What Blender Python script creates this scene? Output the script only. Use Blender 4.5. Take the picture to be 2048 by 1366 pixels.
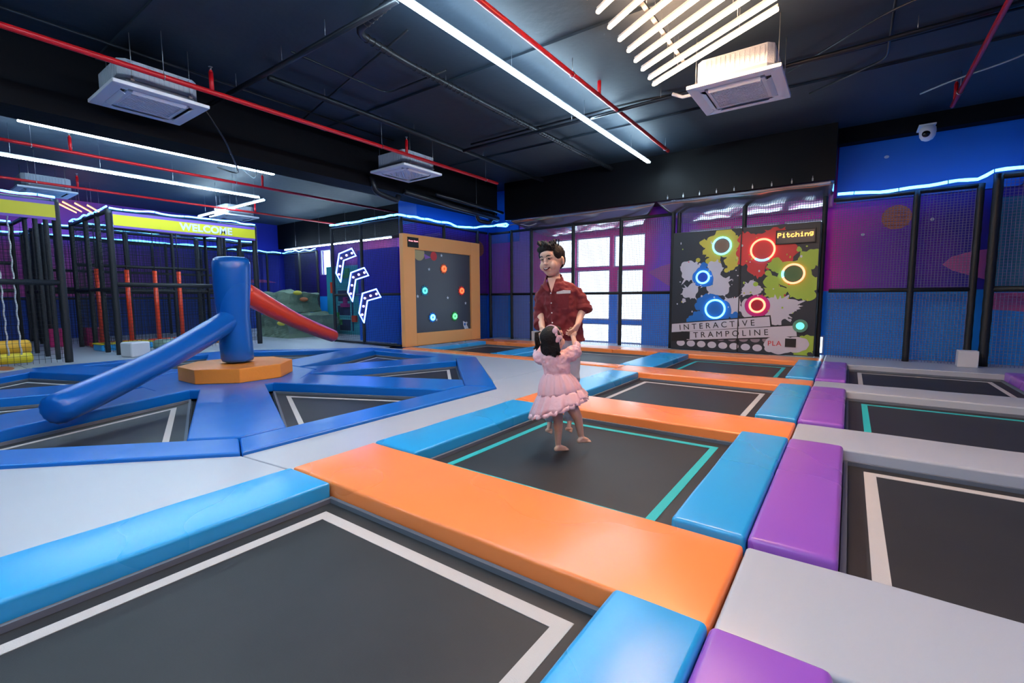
import bpy, bmesh, math, random
from mathutils import Vector, Matrix, noise
sc = bpy.context.scene
for _o in list(bpy.data.objects): bpy.data.objects.remove(_o)
R = random.Random(7)
PI = math.pi
# ---------------------------------------------------------------- camera, world, exposure
F_PX = 932.92; YAW = math.radians(125.8166); PIT = math.radians(5.3514); ROL = math.radians(-0.29265)
fw = Vector((math.cos(YAW)*math.cos(PIT), math.sin(YAW)*math.cos(PIT), -math.sin(PIT)))
rt = Vector((math.sin(YAW), -math.cos(YAW), 0)); up = rt.cross(fw)
c_, s_ = math.cos(ROL), math.sin(ROL)
rt2 = c_*rt + s_*up; up2 = -s_*rt + c_*up
cam = bpy.data.cameras.new('camera'); camo = bpy.data.objects.new('camera', cam); sc.collection.objects.link(camo)
cam.sensor_width = 36; cam.lens = F_PX/2048*36; cam.clip_start = .05
mw = Matrix((rt2, up2, -fw)).transposed().to_4x4(); mw.translation = (0, 0, 1.25); camo.matrix_world = mw
sc.camera = camo
W = bpy.data.worlds.new('daylight'); sc.world = W; W.use_nodes = True
W.node_tree.nodes['Background'].inputs[0].default_value = (.84, .93, 1, 1)
W.node_tree.nodes['Background'].inputs[1].default_value = 4.0
sc.view_settings.view_transform = 'Standard'; sc.view_settings.look = 'None'
sc.view_settings.exposure = 0.92; sc.view_settings.gamma = 1; sc.view_settings.use_curve_mapping = False
LED_WHITE = 44.0; LED_WARM = 34.0; ROPE = 4.6
for (px, pz, w, h) in ((-5.9, 1.4, 3.2, 3.2), (-1.8, 1.4, 3.2, 3.2), (-18.9, 2.85, 1, 1.3)):   # window portals: they guide the daylight, they emit nothing
    L = bpy.data.lights.new('window_portal', 'AREA'); L.shape = 'RECTANGLE'; L.size = w; L.size_y = h; L.cycles.is_portal = True
    o = bpy.data.objects.new('window_portal', L); sc.collection.objects.link(o); o.location = (px, 12.32, pz); o.rotation_euler = (-PI/2, 0, 0)

# ---------------------------------------------------------------- materials
def srgb(r, g, b):
    f = lambda v: (v/255)/12.92 if v/255 <= .04045 else ((v/255+.055)/1.055)**2.4
    return (f(r), f(g), f(b), 1)
def mat(name, col, rough=.5, metal=0, bump=0, bscale=40, emit=0, ecol=None, spec=.5, detail=3, alpha=1, coat=0, sheen=0):
    m = bpy.data.materials.new(name); m.use_nodes = True; nt = m.node_tree; b = nt.nodes['Principled BSDF']
    b.inputs['Base Color'].default_value = col; b.inputs['Roughness'].default_value = rough; b.inputs['Metallic'].default_value = metal
    b.inputs['Specular IOR Level'].default_value = spec; b.inputs['Alpha'].default_value = alpha; b.inputs['Coat Weight'].default_value = coat
    b.inputs['Sheen Weight'].default_value = sheen
    if emit: b.inputs['Emission Color'].default_value = ecol or col; b.inputs['Emission Strength'].default_value = emit
    if bump:
        tc = nt.nodes.new('ShaderNodeTexCoord'); n = nt.nodes.new('ShaderNodeTexNoise'); bp = nt.nodes.new('ShaderNodeBump')
        n.inputs['Scale'].default_value = bscale; n.inputs['Detail'].default_value = detail
        bp.inputs['Strength'].default_value = bump; bp.inputs['Distance'].default_value = .02
        nt.links.new(tc.outputs['Object'], n.inputs['Vector']); nt.links.new(n.outputs['Fac'], bp.inputs['Height']); nt.links.new(bp.outputs['Normal'], b.inputs['Normal'])
    return m
def vinyl(name, col, rough=.27, stain=0.0):
    """vinyl: broad soft creases plus faint leather grain"""
    m = mat(name, col, rough, spec=.55); nt = m.node_tree; b = nt.nodes['Principled BSDF']; N = nt.nodes.new; K = nt.links.new
    tc = N('ShaderNodeTexCoord'); mp = N('ShaderNodeMapping'); mp.inputs['Rotation'].default_value = (0, 0, .5); mp.inputs['Scale'].default_value = (1, .45, 1)
    n1 = N('ShaderNodeTexNoise'); n1.inputs['Scale'].default_value = 3.2; n1.inputs['Detail'].default_value = 0; n1.inputs['Distortion'].default_value = 0
    n2 = N('ShaderNodeTexNoise'); n2.inputs['Scale'].default_value = 240
    b1 = N('ShaderNodeBump'); b1.inputs['Strength'].default_value = .16; b1.inputs['Distance'].default_value = .03
    b2 = N('ShaderNodeBump'); b2.inputs['Strength'].default_value = .05; b2.inputs['Distance'].default_value = .004
    K(tc.outputs['Object'], mp.inputs[0]); K(mp.outputs[0], n1.inputs['Vector']); K(tc.outputs['Object'], n2.inputs['Vector'])
    K(n1.outputs['Fac'], b1.inputs['Height']); K(n2.outputs['Fac'], b2.inputs['Height']); K(b1.outputs[0], b2.inputs['Normal']); K(b2.outputs[0], b.inputs['Normal'])
    n3 = N('ShaderNodeTexNoise'); n3.inputs['Scale'].default_value = .9; n3.inputs['Detail'].default_value = 1
    mr = N('ShaderNodeMapRange'); mr.inputs['To Min'].default_value = rough-.03; mr.inputs['To Max'].default_value = rough+.05
    K(tc.outputs['Object'], n3.inputs['Vector']); K(n3.outputs['Fac'], mr.inputs[0]); K(mr.outputs[0], b.inputs['Roughness'])
    return m
V = dict(
 orange=vinyl('orange_vinyl', (1.0, .27, .07, 1)), sky=vinyl('sky_blue_vinyl', (.025, .37, .78, 1)), royal=vinyl('royal_blue_vinyl', (.002, .145, .56, 1), .28),
 purple=vinyl('purple_vinyl', (.31, .095, .54, 1)), grey=vinyl('grey_vinyl', (.43, .46, .53, 1), .33), base_orange=mat('orange_foam_cover', (.85, .27, .03, 1), .5, bump=.1),
 red=vinyl('red_orange_vinyl', (.85, .06, .015, 1), .3), arm=vinyl('inflatable_blue_vinyl', (.003, .105, .45, 1), .27))
M = dict(
 floor=mat('dark_subfloor', (.03, .03, .035, 1), .8, bump=.2), ceiling=mat('black_ceiling_paint', (.020, .034, .052, 1), .6, bump=.35, bscale=6),
 black=mat('matt_black_paint', (.004, .004, .006, 1), .8, bump=.2, bscale=10, spec=.15), blackwall=mat('black_film_wall', (.003, .003, .005, 1), .5, bump=.4, bscale=2.5, spec=.25),
 bluewall=mat('blue_wall_paint', (.006, .17, .66, 1), .55, bump=.1, bscale=20),
 post=mat('black_foam_post', (.008, .010, .014, 1), .55, bump=.3, bscale=30), netblack=mat('black_net_cord', (.006, .008, .014, 1), .7), netlilac=mat('lilac_grey_net_cord', (.13, .13, .30, 1), .6),
 tape=mat('pale_grey_webbing', (.52, .50, .50, 1), .7, bump=.2, bscale=200), cyan=mat('cyan_webbing', (.02, .46, .48, 1), .7, bump=.2, bscale=200),
 under=mat('grey_pad_skirt', (.13, .15, .19, 1), .6), pipe=mat('red_pipe_paint', (.62, .004, .012, 1), .35), steel=mat('zinc_rod', (.45, .46, .48, 1), .35, metal=.9),
 ac=mat('ac_white_plastic', (.90, .91, .96, 1), .45), acfoam=mat('ac_polystyrene_shell', (.46, .50, .58, 1), .7, bump=.3, bscale=60), slot=mat('dark_slot', (.01, .01, .012, 1), .6), acpale=mat('ac_filter_backing', (.74, .77, .84, 1), .6), acband=mat('ac_grey_band', (.16, .19, .24, 1), .5),
 led=mat('white_led_diffuser', (1, 1, 1, 1), .5, emit=LED_WHITE, ecol=(.60, .84, 1, 1)), warm=mat('warm_led_diffuser', (1, .9, .8, 1), .5, emit=LED_WARM, ecol=(1, .60, .34, 1)),
 soft=mat('fill_led_diffuser', (1, 1, 1, 1), .5, emit=LED_WHITE, ecol=(1, .74, .62, 1)),  # warm tint for the added fill strip right of the camera
 amber=mat('amber_led_diffuser', (1, .6, .3, 1), .5, emit=3, ecol=(1, .28, .10, 1)),
 alu=mat('led_channel', (.5, .5, .52, 1), .4, metal=.6), rope=mat('cyan_led_rope', (.5, .9, 1, 1), .4, emit=ROPE, ecol=(.07, .33, 1, 1)),
 white=mat('white_vinyl', (.62, .62, .66, 1), .45), yellow=mat('yellow_vinyl', (.78, .62, .02, 1), .45), magenta=mat('magenta_vinyl', (.50, .01, .14, 1), .45), teal=mat('teal_panel', (.03, .34, .42, 1), .45),
 green=mat('green_plastic', (.05, .33, .08, 1), .5), lime=mat('lime_print', (.36, .52, .06, 1), .5), rock=mat('moulded_green_rock', (.16, .24, .18, 1), .85, bump=1, bscale=7, detail=6),
 frame=mat('window_frame_paint', (.42, .42, .46, 1), .5), mural_orange=mat('mural_orange', (.52, .16, .07, 1), .6), mural_pink=mat('mural_pink', (.50, .10, .36, 1), .6), mural_teal=mat('mural_teal', (.02, .18, .34, 1), .6), mural_white=mat('mural_white', (.7, .75, .85, 1), .6),
 mural_lilac=mat('mural_lilac', (.28, .13, .5, 1), .6), conduit=mat('black_conduit', (.01, .012, .018, 1), .35), cable=mat('grey_cable', (.3, .38, .45, 1), .4), dark=mat('charcoal_print', (.020, .026, .037, 1), .5, bump=.3, bscale=4),
 pale=mat('pale_grey_print', (.56, .54, .62, 1), .5), redp=mat('red_print', (.62, .035, .04, 1), .5), bluep=mat('blue_print', (.008, .15, .52, 1), .5), yel=mat('yellow_print', (.58, .50, .06, 1), .5), magp=mat('magenta_print', (.42, .01, .22, 1), .5), ink=mat('black_ink', (.01, .01, .012, 1), .5))
def bed_mat():
    m = mat('woven_trampoline_fabric', (.022, .022, .026, 1), .5, spec=.4); nt = m.node_tree; b = nt.nodes['Principled BSDF']; N = nt.nodes.new; K = nt.links.new
    tc = N('ShaderNodeTexCoord'); ck = N('ShaderNodeTexWave'); ck.inputs['Scale'].default_value = 90; ck2 = N('ShaderNodeTexWave'); ck2.inputs['Scale'].default_value = 90; ck2.bands_direction = 'Y'
    ad = N('ShaderNodeMath'); bp = N('ShaderNodeBump'); bp.inputs['Strength'].default_value = .2; bp.inputs['Distance'].default_value = .002
    K(tc.outputs['Object'], ck.inputs[0]); K(tc.outputs['Object'], ck2.inputs[0]); K(ck.outputs[1], ad.inputs[0]); K(ck2.outputs[1], ad.inputs[1]); K(ad.outputs[0], bp.inputs['Height']); K(bp.outputs[0], b.inputs['Normal'])
    n = N('ShaderNodeTexNoise'); n.inputs['Scale'].default_value = 2.5; mr = N('ShaderNodeValToRGB'); mr.color_ramp.elements[0].color = (.017, .018, .021, 1); mr.color_ramp.elements[1].color = (.034, .034, .037, 1)
    K(tc.outputs['Object'], n.inputs['Vector']); K(n.outputs['Fac'], mr.inputs[0]); K(mr.outputs[0], b.inputs['Base Color'])
    return m
M['bed'] = bed_mat()
def glow(name, col, s): return mat(name, (col[0], col[1], col[2], 1), .5, emit=s)
G = dict(cyan=glow('cyan_ring_light', (.12, .6, 1), 2.4), salmon=glow('salmon_ring_light', (1, .22, .12), 1.9), neon=glow('blue_white_neon', (.10, .22, 1), 7), bulb=glow('bulb_light', (1, .72, .8), 1.2), mint=glow('mint_button_light', (.12, .8, .6), .8),
 yel=glow('yellow_dot_matrix', (1, .62, .12), 1.1), pink=glow('pink_dot_matrix', (1, .35, .4), 1.0), green=glow('green_ring_light', (.15, .9, .3), .9), redl=glow('red_ring_light', (1, .12, .04), 1.2))
def mural(name, axis, stops_up, low, zsplit=1.36):
    """painted space mural: colour bands along the wall above the split, deep blue below (real paint, brush-mottled)"""
    m = mat(name, (0, 0, .3, 1), .6); nt = m.node_tree; b = nt.nodes['Principled BSDF']; N = nt.nodes.new; K = nt.links.new
    ge = N('ShaderNodeNewGeometry'); sp = N('ShaderNodeSeparateXYZ'); K(ge.outputs['Position'], sp.inputs[0])
    ns = N('ShaderNodeTexNoise'); ns.inputs['Scale'].default_value = .55; ns.inputs['Detail'].default_value = 2; K(ge.outputs['Position'], ns.inputs['Vector'])
    mr = N('ShaderNodeMapRange'); lo, hi = stops_up[0][0], stops_up[-1][0]; mr.inputs['From Min'].default_value = lo; mr.inputs['From Max'].default_value = hi
    ma = N('ShaderNodeMath'); ma.operation = 'MULTIPLY_ADD'; K(ns.outputs['Fac'], ma.inputs[0]); ma.inputs[1].default_value = 1.6; K(sp.outputs[axis], ma.inputs[2])
    mb = N('ShaderNodeMath'); mb.operation = 'SUBTRACT'; K(ma.outputs[0], mb.inputs[0]); mb.inputs[1].default_value = .8; K(mb.outputs[0], mr.inputs[0])
    cr = N('ShaderNodeValToRGB'); e = cr.color_ramp.elements
    for i, (p, c) in enumerate(stops_up):
        t = (p-lo)/(hi-lo)
        el = e[0] if i == 0 else (e[len(e)-1] if i == len(stops_up)-1 else e.new(t)); el.position = t; el.color = srgb(*c)
    K(mr.outputs[0], cr.inputs[0])
    lt = N('ShaderNodeMath'); lt.operation = 'LESS_THAN'; K(sp.outputs[2], lt.inputs[0]); lt.inputs[1].default_value = zsplit
    mx = N('ShaderNodeMix'); mx.data_type = 'RGBA'; K(lt.outputs[0], mx.inputs[0]); K(cr.outputs[0], mx.inputs[6]); mx.inputs[7].default_value = srgb(*low)
    K(mx.outputs[2], b.inputs['Base Color']); return m
M['mural_far'] = mural('space_mural_far', 0, [(-22, (25, 35, 150)), (-18, (60, 20, 130)), (-15, (150, 20, 120)), (-12.5, (25, 30, 150)), (-9, (190, 90, 225)), (-7.6, (235, 30, 140)), (-4.6, (235, 25, 130)), (-4.2, (135, 65, 225)), (-3.5, (160, 55, 215)), (-3, (235, 25, 130)), (-.35, (225, 40, 190)), (.6, (120, 40, 190)), (1.4, (45, 30, 160)), (4.5, (30, 30, 150))], (18, 150, 248))
M['mural_left'] = mural('space_mural_left', 1, [(-4, (170, 50, 160)), (1, (235, 80, 180)), (3.8, (248, 110, 205)), (5.5, (160, 70, 190)), (8, (50, 50, 180)), (12.5, (15, 40, 170))], (45, 90, 200))
M['mural_panel'] = mural('space_mural_panel', 0, [(-12.5, (50, 30, 170)), (-11.5, (20, 25, 190)), (-10.3, (60, 30, 190))], (15, 110, 235))
M['mural_column'] = mural('space_mural_column', 1, [(8.5, (140, 80, 230)), (9.3, (90, 50, 190)), (12.2, (110, 30, 170))], (20, 110, 225))
def film_mat():
    m = bpy.data.materials.new('clear_plastic_film'); m.use_nodes = True; nt = m.node_tree; nt.nodes.clear(); N = nt.nodes.new; K = nt.links.new
    o = N('ShaderNodeOutputMaterial'); mx = N('ShaderNodeMixShader'); t = N('ShaderNodeBsdfTransparent'); g = N('ShaderNodeBsdfGlossy'); d = N('ShaderNodeBsdfDiffuse'); m2 = N('ShaderNodeMixShader')
    d = N('ShaderNodeBsdfTranslucent'); g.inputs['Roughness'].default_value = .12; t.inputs[0].default_value = (.95, .95, .96, 1); d.inputs[0].default_value = (.85, .82, .85, 1); m2.inputs[0].default_value = .25; K(g.outputs[0], m2.inputs[1]); K(d.outputs[0], m2.inputs[2])
    mx.inputs[0].default_value = .8; K(t.outputs[0], mx.inputs[1]); K(m2.outputs[0], mx.inputs[2]); K(mx.outputs[0], o.inputs[0]); return m
M['film'] = film_mat()
def glass_mat():
    m = bpy.data.materials.new('window_glass'); m.use_nodes = True; nt = m.node_tree; nt.nodes.clear(); N = nt.nodes.new; K = nt.links.new
    o = N('ShaderNodeOutputMaterial'); mx = N('ShaderNodeMixShader'); t = N('ShaderNodeBsdfTransparent'); g = N('ShaderNodeBsdfGlossy'); g.inputs['Roughness'].default_value = .05; t.inputs[0].default_value = (.72, .78, .82, 1)
    mx.inputs[0].default_value = .06; K(t.outputs[0], mx.inputs[1]); K(g.outputs[0], mx.inputs[2]); K(mx.outputs[0], o.inputs[0]); return m
M['glass'] = glass_mat()

# ---------------------------------------------------------------- mesh building
class MB:
    def __init__(s): s.v = []; s.f = []; s.mi = []; s.sm = []
    def add(s, vs, fs, mi=0, smooth=False):
        k = len(s.v); s.v += [tuple(v) for v in vs]; s.f += [tuple(i+k for i in f) for f in fs]; s.mi += [mi]*len(fs); s.sm += [smooth]*len(fs)
    def box(s, a, b, mi=0, T=None):
        x0, y0, z0 = a; x1, y1, z1 = b
        vs = [Vector(p) for p in ((x0, y0, z0), (x1, y0, z0), (x1, y1, z0), (x0, y1, z0), (x0, y0, z1), (x1, y0, z1), (x1, y1, z1), (x0, y1, z1))]
        if T: vs = [T @ v for v in vs]
        s.add(vs, [(3, 2, 1, 0), (4, 5, 6, 7), (0, 1, 5, 4), (1, 2, 6, 5), (2, 3, 7, 6), (3, 0, 4, 7)], mi)
    def prism(s, poly, z0, z1, mi=0, T=None):
        n = len(poly); a = sum(poly[i][0]*poly[(i+1) % n][1]-poly[(i+1) % n][0]*poly[i][1] for i in range(n))
        if a < 0: poly = poly[::-1]
        vs = [Vector((p[0], p[1], z0)) for p in poly]+[Vector((p[0], p[1], z1)) for p in poly]
        if T: vs = [T @ v for v in vs]
        s.add(vs, [tuple(range(n-1, -1, -1)), tuple(range(n, 2*n))]+[(i, (i+1) % n, n+(i+1) % n, n+i) for i in range(n)], mi)
    def tube(s, pts, r, n=10, mi=0, closed=False, caps=True, smooth=True):
        pts = [Vector(p) for p in pts]; m = len(pts); rs = r if isinstance(r, (list, tuple)) else [r]*m
        prev = None; base = len(s.v); vs = []
        for i, p in enumerate(pts):
            if closed: d = pts[(i+1) % m]-pts[i-1]
            else: d = pts[min(i+1, m-1)]-pts[max(i-1, 0)]
            d.normalize()
            if prev is None: u = d.orthogonal().normalized() if abs(d.z) > .95 else d.cross(Vector((0, 0, 1))).normalized()
            else: u = (prev-d*prev.dot(d)).normalized()
            w = d.cross(u); prev = u
            for k in range(n): a = 2*PI*k/n; vs.append(p+(u*math.cos(a)+w*math.sin(a))*rs[i])
        fs = []
        for i in range(m if closed else m-1):
            j = (i+1) % m
            for k in range(n): k2 = (k+1) % n; fs.append((i*n+k, j*n+k, j*n+k2, i*n+k2))
        if caps and not closed: fs += [tuple(range(n)), tuple(range((m-1)*n+n-1, (m-1)*n-1, -1))]
        s.add(vs, fs, mi, smooth)
    def ball(s, c, r, T=None, nu=16, nv=10, mi=0):
        rx, ry, rz = r if isinstance(r, (list, tuple)) else (r, r, r); vs = [Vector((0, 0, rz))]
        for j in range(1, nv):
            for i in range(nu): a = 2*PI*i/nu; t = PI*j/nv; vs.append(Vector((rx*math.sin(t)*math.cos(a), ry*math.sin(t)*math.sin(a), rz*math.cos(t))))
        vs.append(Vector((0, 0, -rz))); fs = []
        for i in range(nu): fs.append((0, 1+i, 1+(i+1) % nu)); b = 1+(nv-2)*nu; fs.append((len(vs)-1, b+(i+1) % nu, b+i))
        for j in range(nv-2):
            for i in range(nu): a = 1+j*nu; fs.append((a+i, a+nu+i, a+nu+(i+1) % nu, a+(i+1) % nu))
        if T: vs = [T @ v for v in vs]
        s.add([v+Vector(c) for v in vs], fs, mi, True)
    def lathe(s, prof, c=(0, 0, 0), n=24, mi=0, T=None):
        vs = []; fs = []
        for (r, z) in prof:
            for k in range(n): a = 2*PI*k/n; vs.append(Vector((r*math.cos(a), r*math.sin(a), z)))
        for i in range(len(prof)-1):
            for k in range(n): k2 = (k+1) % n; fs.append((i*n+k, i*n+k2, (i+1)*n+k2, (i+1)*n+k))
        fs += [tuple(range(n-1, -1, -1)), tuple(range((len(prof)-1)*n, len(prof)*n))]
        if T: vs = [T @ v for v in vs]
        s.add([v+Vector(c) for v in vs], fs, mi, True)
    def build(s, name, mats, parent=None, bevel=0, seg=2, loc=None, rot=None):
        me = bpy.data.meshes.new(name); me.from_pydata(s.v, [], s.f)
        for m in (mats if isinstance(mats, (list, tuple)) else [mats]): me.materials.append(m)
        me.polygons.foreach_set('material_index', s.mi); me.polygons.foreach_set('use_smooth', s.sm); me.update()
        o = bpy.data.objects.new(name, me); sc.collection.objects.link(o)
        if parent: o.parent = parent
        if loc: o.location = loc
        if rot: o.rotation_euler = rot
        if bevel:
            b = o.modifiers.new('bevel', 'BEVEL'); b.width = bevel; b.segments = seg; b.limit_method = 'ANGLE'; b.angle_limit = .6
            me.polygons.foreach_set('use_smooth', [True]*len(me.polygons)); w = o.modifiers.new('wn', 'WEIGHTED_NORMAL'); w.keep_sharp = False
        return o
def tag(o, label=None, cat=None, group=None, kind=None):
    if label: o['label'] = label
    if cat: o['category'] = cat
    if group: o['group'] = group
    if kind: o['kind'] = kind
    return o
def empty(name, loc, label, cat, group=None, rz=0):
    o = bpy.data.objects.new(name, None); sc.collection.objects.link(o); o.location = loc; o.rotation_euler = (0, 0, rz); o.empty_display_size = .2
    return tag(o, label, cat, group)
def copy_tree(o, parent=None):
    c = o.copy(); sc.collection.objects.link(c)
    if parent: c.parent = parent
    for ch in list(o.children): copy_tree(ch, c)
    return c
def struct(mb, name, m): return tag(mb.build(name, m), kind='structure')
def inset(poly, d):
    n = len(poly); a = sum(poly[i][0]*poly[(i+1) % n][1]-poly[(i+1) % n][0]*poly[i][1] for i in range(n))
    if a < 0: poly = poly[::-1]
    out = []
    for i in range(n):
        p0, p1, p2 = Vector(poly[i-1]), Vector(poly[i]), Vector(poly[(i+1) % n]); d1 = (p1-p0).normalized(); d2 = (p2-p1).normalized()
        n1 = Vector((-d1.y, d1.x)); n2 = Vector((-d2.y, d2.x)); a1 = p0+n1*d; a2 = p1+n2*d; cr = d1.x*d2.y-d1.y*d2.x
        t = ((a2-a1).x*d2.y-(a2-a1).y*d2.x)/cr; out.append(tuple(a1+d1*t))
    return out
def rect(x0, x1, y0, y1): return [(x0, y0), (x1, y0), (x1, y1), (x0, y1)]
def frame_strip(mb, outer, inner, z0, z1, mi=0):
    n = len(outer)
    for i in range(n): j = (i+1) % n; mb.prism([outer[i], outer[j], inner[j], inner[i]], z0, z1, mi)
# ---------------------------------------------------------------- the room
ZC = 4.6; ZF = -.155
XL, XR, YN, YF = -21.4, 4.5, -5, 12.1
mb = MB(); mb.box((XL-.2, YN-.2, ZF-.2), (XR+.2, YF+.2, ZF)); struct(mb, 'floor', M['floor'])
mb = MB(); mb.box((XL-.2, YN-.2, ZC), (XR+.2, YF+.2, ZC+.2)); struct(mb, 'ceiling', M['ceiling'])
mb = MB(); mb.box((XL-.2, YN-.2, ZF), (XL, YF+.2, ZC)); struct(mb, 'wall_left', M['mural_left'])
mb = MB(); mb.box((XR, YN-.2, ZF), (XR+.2, YF+.2, ZC)); struct(mb, 'wall_right', M['bluewall'])
mb = MB(); mb.box((XL, YN-.2, ZF), (XR, YN, ZC)); struct(mb, 'wall_back', M['black'])
# far wall with window openings
WIN = [(-7.38, -6.55, 2.09, 2.93), (-6.46, -5.40, 2.09, 2.93), (-5.31, -4.42, 2.07, 2.93), (-7.38, -6.55, .62, 2.0), (-6.44, -5.40, .62, 2.02), (-5.19, -4.46, .62, 2.0), (-7.38, -6.55, -.02, .52), (-6.44, -5.40, -.02, .52), (-5.19, -4.46, -.02, .52),
       (-3.30, -2.36, 2.05, 2.90), (-2.30, -1.36, 2.05, 2.90), (-1.26, -.50, 2.2, 2.90), (-3.30, -2.36, .5, 1.95), (-2.30, -1.36, .5, 1.95), (-1.20, -.72, .5, 1.95), (-1.2, -.40, -.02, .4),
       (-19.3, -18.5, 2.3, 3.4)]
xs = sorted({XL, XR} | {w[0] for w in WIN} | {w[1] for w in WIN}); zs = sorted({ZF, ZC} | {w[2] for w in WIN} | {w[3] for w in WIN})
mb = MB()
for i in range(len(xs)-1):
    for j in range(len(zs)-1):
        cx, cz = (xs[i]+xs[i+1])/2, (zs[j]+zs[j+1])/2
        if any(w[0] < cx < w[1] and w[2] < cz < w[3] for w in WIN): continue
        mb.box((xs[i], YF, zs[j]), (xs[i+1], YF+.2, zs[j+1]))
M['mural_wall'] = M['mural_far']
struct(mb, 'wall_far', M['mural_far'])
for n, (x0, x1, z0, z1) in enumerate(WIN):
    mb = MB(); t = .035
    for a, b in (((x0, z0), (x1, z0+t)), ((x0, z1-t), (x1, z1)), ((x0, z0+t), (x0+t, z1-t)), ((x1-t, z0+t), (x1, z1-t))): mb.box((a[0], YF+.05, a[1]), (b[0], YF+.12, b[1]))
    w = struct(mb, 'window_%d' % (n+1), M['frame'])
    g = MB(); g.box((x0+t, YF+.08, z0+t), (x1-t, YF+.086, z1-t)); g.build('pane', M['glass'], w)
# flat blue paint above the netting on the right
mb = MB(); mb.box((-.33, YF-.05, 3.17), (2.32, YF-.002, 4.44)); struct(mb, 'wall_right_upper', M['bluewall'])
mb = MB(); mb.box((-.33, YF-.07, 4.44), (XR, YF-.004, ZC-.002)); struct(mb, 'trim_1', M['black'])
mb = MB(); mb.box((2.32, YF-.3, 3.17), (XR-.01, YF-.004, 4.3)); struct(mb, 'wall_right_return', M['bluewall'])
# blue column / wall block behind the orange game board
mb = MB(); mb.box((-10.35, 8.95, ZF+.001), (-9.62, YF-.004, 3.29)); struct(mb, 'wall_column', M['mural_column'])
mb = MB(); mb.box((-10.35, 8.95, 3.291), (-9.62, YF-.004, ZC-.002)); struct(mb, 'wall_column_upper', M['bluewall'])
mb = MB(); mb.box((-12.2, 8.9, ZF+.001), (-10.36, 8.95, 2.7)); struct(mb, 'wall_arrow_panel', M['mural_panel'])
mb = MB(); mb.box((-9.61, YF-.06, 3.0), (-8.42, YF-.004, ZC-.002)); struct(mb, 'wall_corner_upper', M['bluewall'])
# deep beams
mb = MB(); mb.box((-8.40, 11.3, 3.53), (-.35, 11.95, ZC-.002)); struct(mb, 'beam_far', M['blackwall'])
mb = MB(); mb.box((XL+.01, 11.35, 3.52), (-10.36, 11.95, ZC-.002)); struct(mb, 'beam_far_left', M['black'])
mb = MB(); mb.box((-9.3, YN+.01, 3.7), (-8.66, 11.28, ZC-.002)); struct(mb, 'beam_long', M['black'])
mb = MB(); mb.box((-.34, 11.75, 4.3), (XR-.01, YF-.08, ZC-.002)); struct(mb, 'beam_right', M['black'])
for k, y in enumerate((-1.4, 2.2, 5.6, 9.0)):
    mb = MB(); mb.box((-8.65, y-.05, ZC-.035), (XR-.01, y+.05, ZC-.001)); struct(mb, 'trim_%d' % (k+2), M['ceiling'])

# ---- mural figures painted on the walls (thin layers of paint lying on the wall)
def ell(cx, cz, rx, rz, n=40): return [(cx+rx*math.cos(2*PI*i/n), cz+rz*math.sin(2*PI*i/n)) for i in range(n)]
TF = lambda y: Matrix(((1, 0, 0, 0), (0, 0, -1, y), (0, 1, 0, 0), (0, 0, 0, 1)))       # (x,z,d) -> faces -Y at y
TX = lambda x: Matrix(((0, 0, 1, x), (1, 0, 0, 0), (0, 1, 0, 0), (0, 0, 0, 1)))        # (y,z,d) -> faces +X at x
def fig(name, shapes, T, mats):
    mb = MB()
    for k, (poly, mi) in enumerate(shapes): mb.prism(poly, .001+.0005*k, .003+.0005*k, mi, T)
    return struct(mb, name, mats)
fig('wall_mural_planet', [(ell(.67, 2.80, .235, .235), 0)]+[([(.45+.05*k, 2.64+.08*k), (.80, 2.62+.08*k), (.9-.03*k, 2.645+.08*k), (.5, 2.66+.08*k)], 1) for k in range(4)], TF(YF-.001), [M['mural_orange'], mat('mural_brown', (.33, .10, .05, 1), .6)])
fig('wall_mural_swoosh', [([(1.40, 1.84), (1.52, 1.98), (1.8, 2.07), (2.25, 2.12), (2.25, 1.45), (1.9, 1.58), (1.55, 1.72)], 0)], TF(YF-.001), [M['mural_pink']])
fig('wall_mural_comet', [([(-4.33, 1.9), (-3.95, 2.05), (-3.6, 2.12), (-3.42, 2.12), (-3.42, 2.02), (-3.62, 1.95), (-3.68, 1.85), (-3.5, 1.72), (-3.42, 1.7), (-3.42, 1.45), (-3.8, 1.55), (-4.1, 1.75)], 0)], TF(YF-.001), [M['mural_pink']])
fig('wall_mural_panel', [([(2.1, 1.4), (2.9, 1.4), (2.9, 3.0), (2.1, 3.0)], 0), ([(2.05, 1.0), (2.6, .95), (3.0, 1.1), (3.0, 1.3), (2.1, 1.3)], 1)], TF(YF-.001 if False else YF-.002), [M['mural_teal'], M['mural_pink']])
fig('wall_mural_dots', [(ell(x, z, .03, .03, 12), 0) for x, z in ((-8.0, 2.55), (-7.95, 2.1), (-7.93, 1.6), (-8.0, 1.1), (-6.9, 1.1), (.15, 2.5), (1.2, 2.7))]+[(ell(.45, 3.98, .04, .03, 12), 0)], TF(YF-.053), [M['mural_white']])
fig('wall_mural_pale_strip', [([(-8.72, 1.36), (-8.02, 1.36), (-8.02, 3.4), (-8.72, 3.4)], 0), ([(-8.72, -.1), (-8.02, -.1), (-8.02, 1.36), (-8.72, 1.36)], 1)], TF(YF-.001), [mat('pale_lavender_paint', (.42, .24, .80, 1), .5), mat('pale_blue_paint', (.18, .36, .85, 1), .5)])
fig('wall_mural_corner_planet', [(ell(11.55, 2.8, .26, .24), 0)], TX(-9.62), [M['mural_orange']])
fig('wall_mural_mauve_ring', [([(9.3+.0, 2.9), (9.9, 3.05), (9.8, 3.12), (9.2, 3.0)], 0)], TX(-9.62), [M['mural_lilac']])
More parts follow.
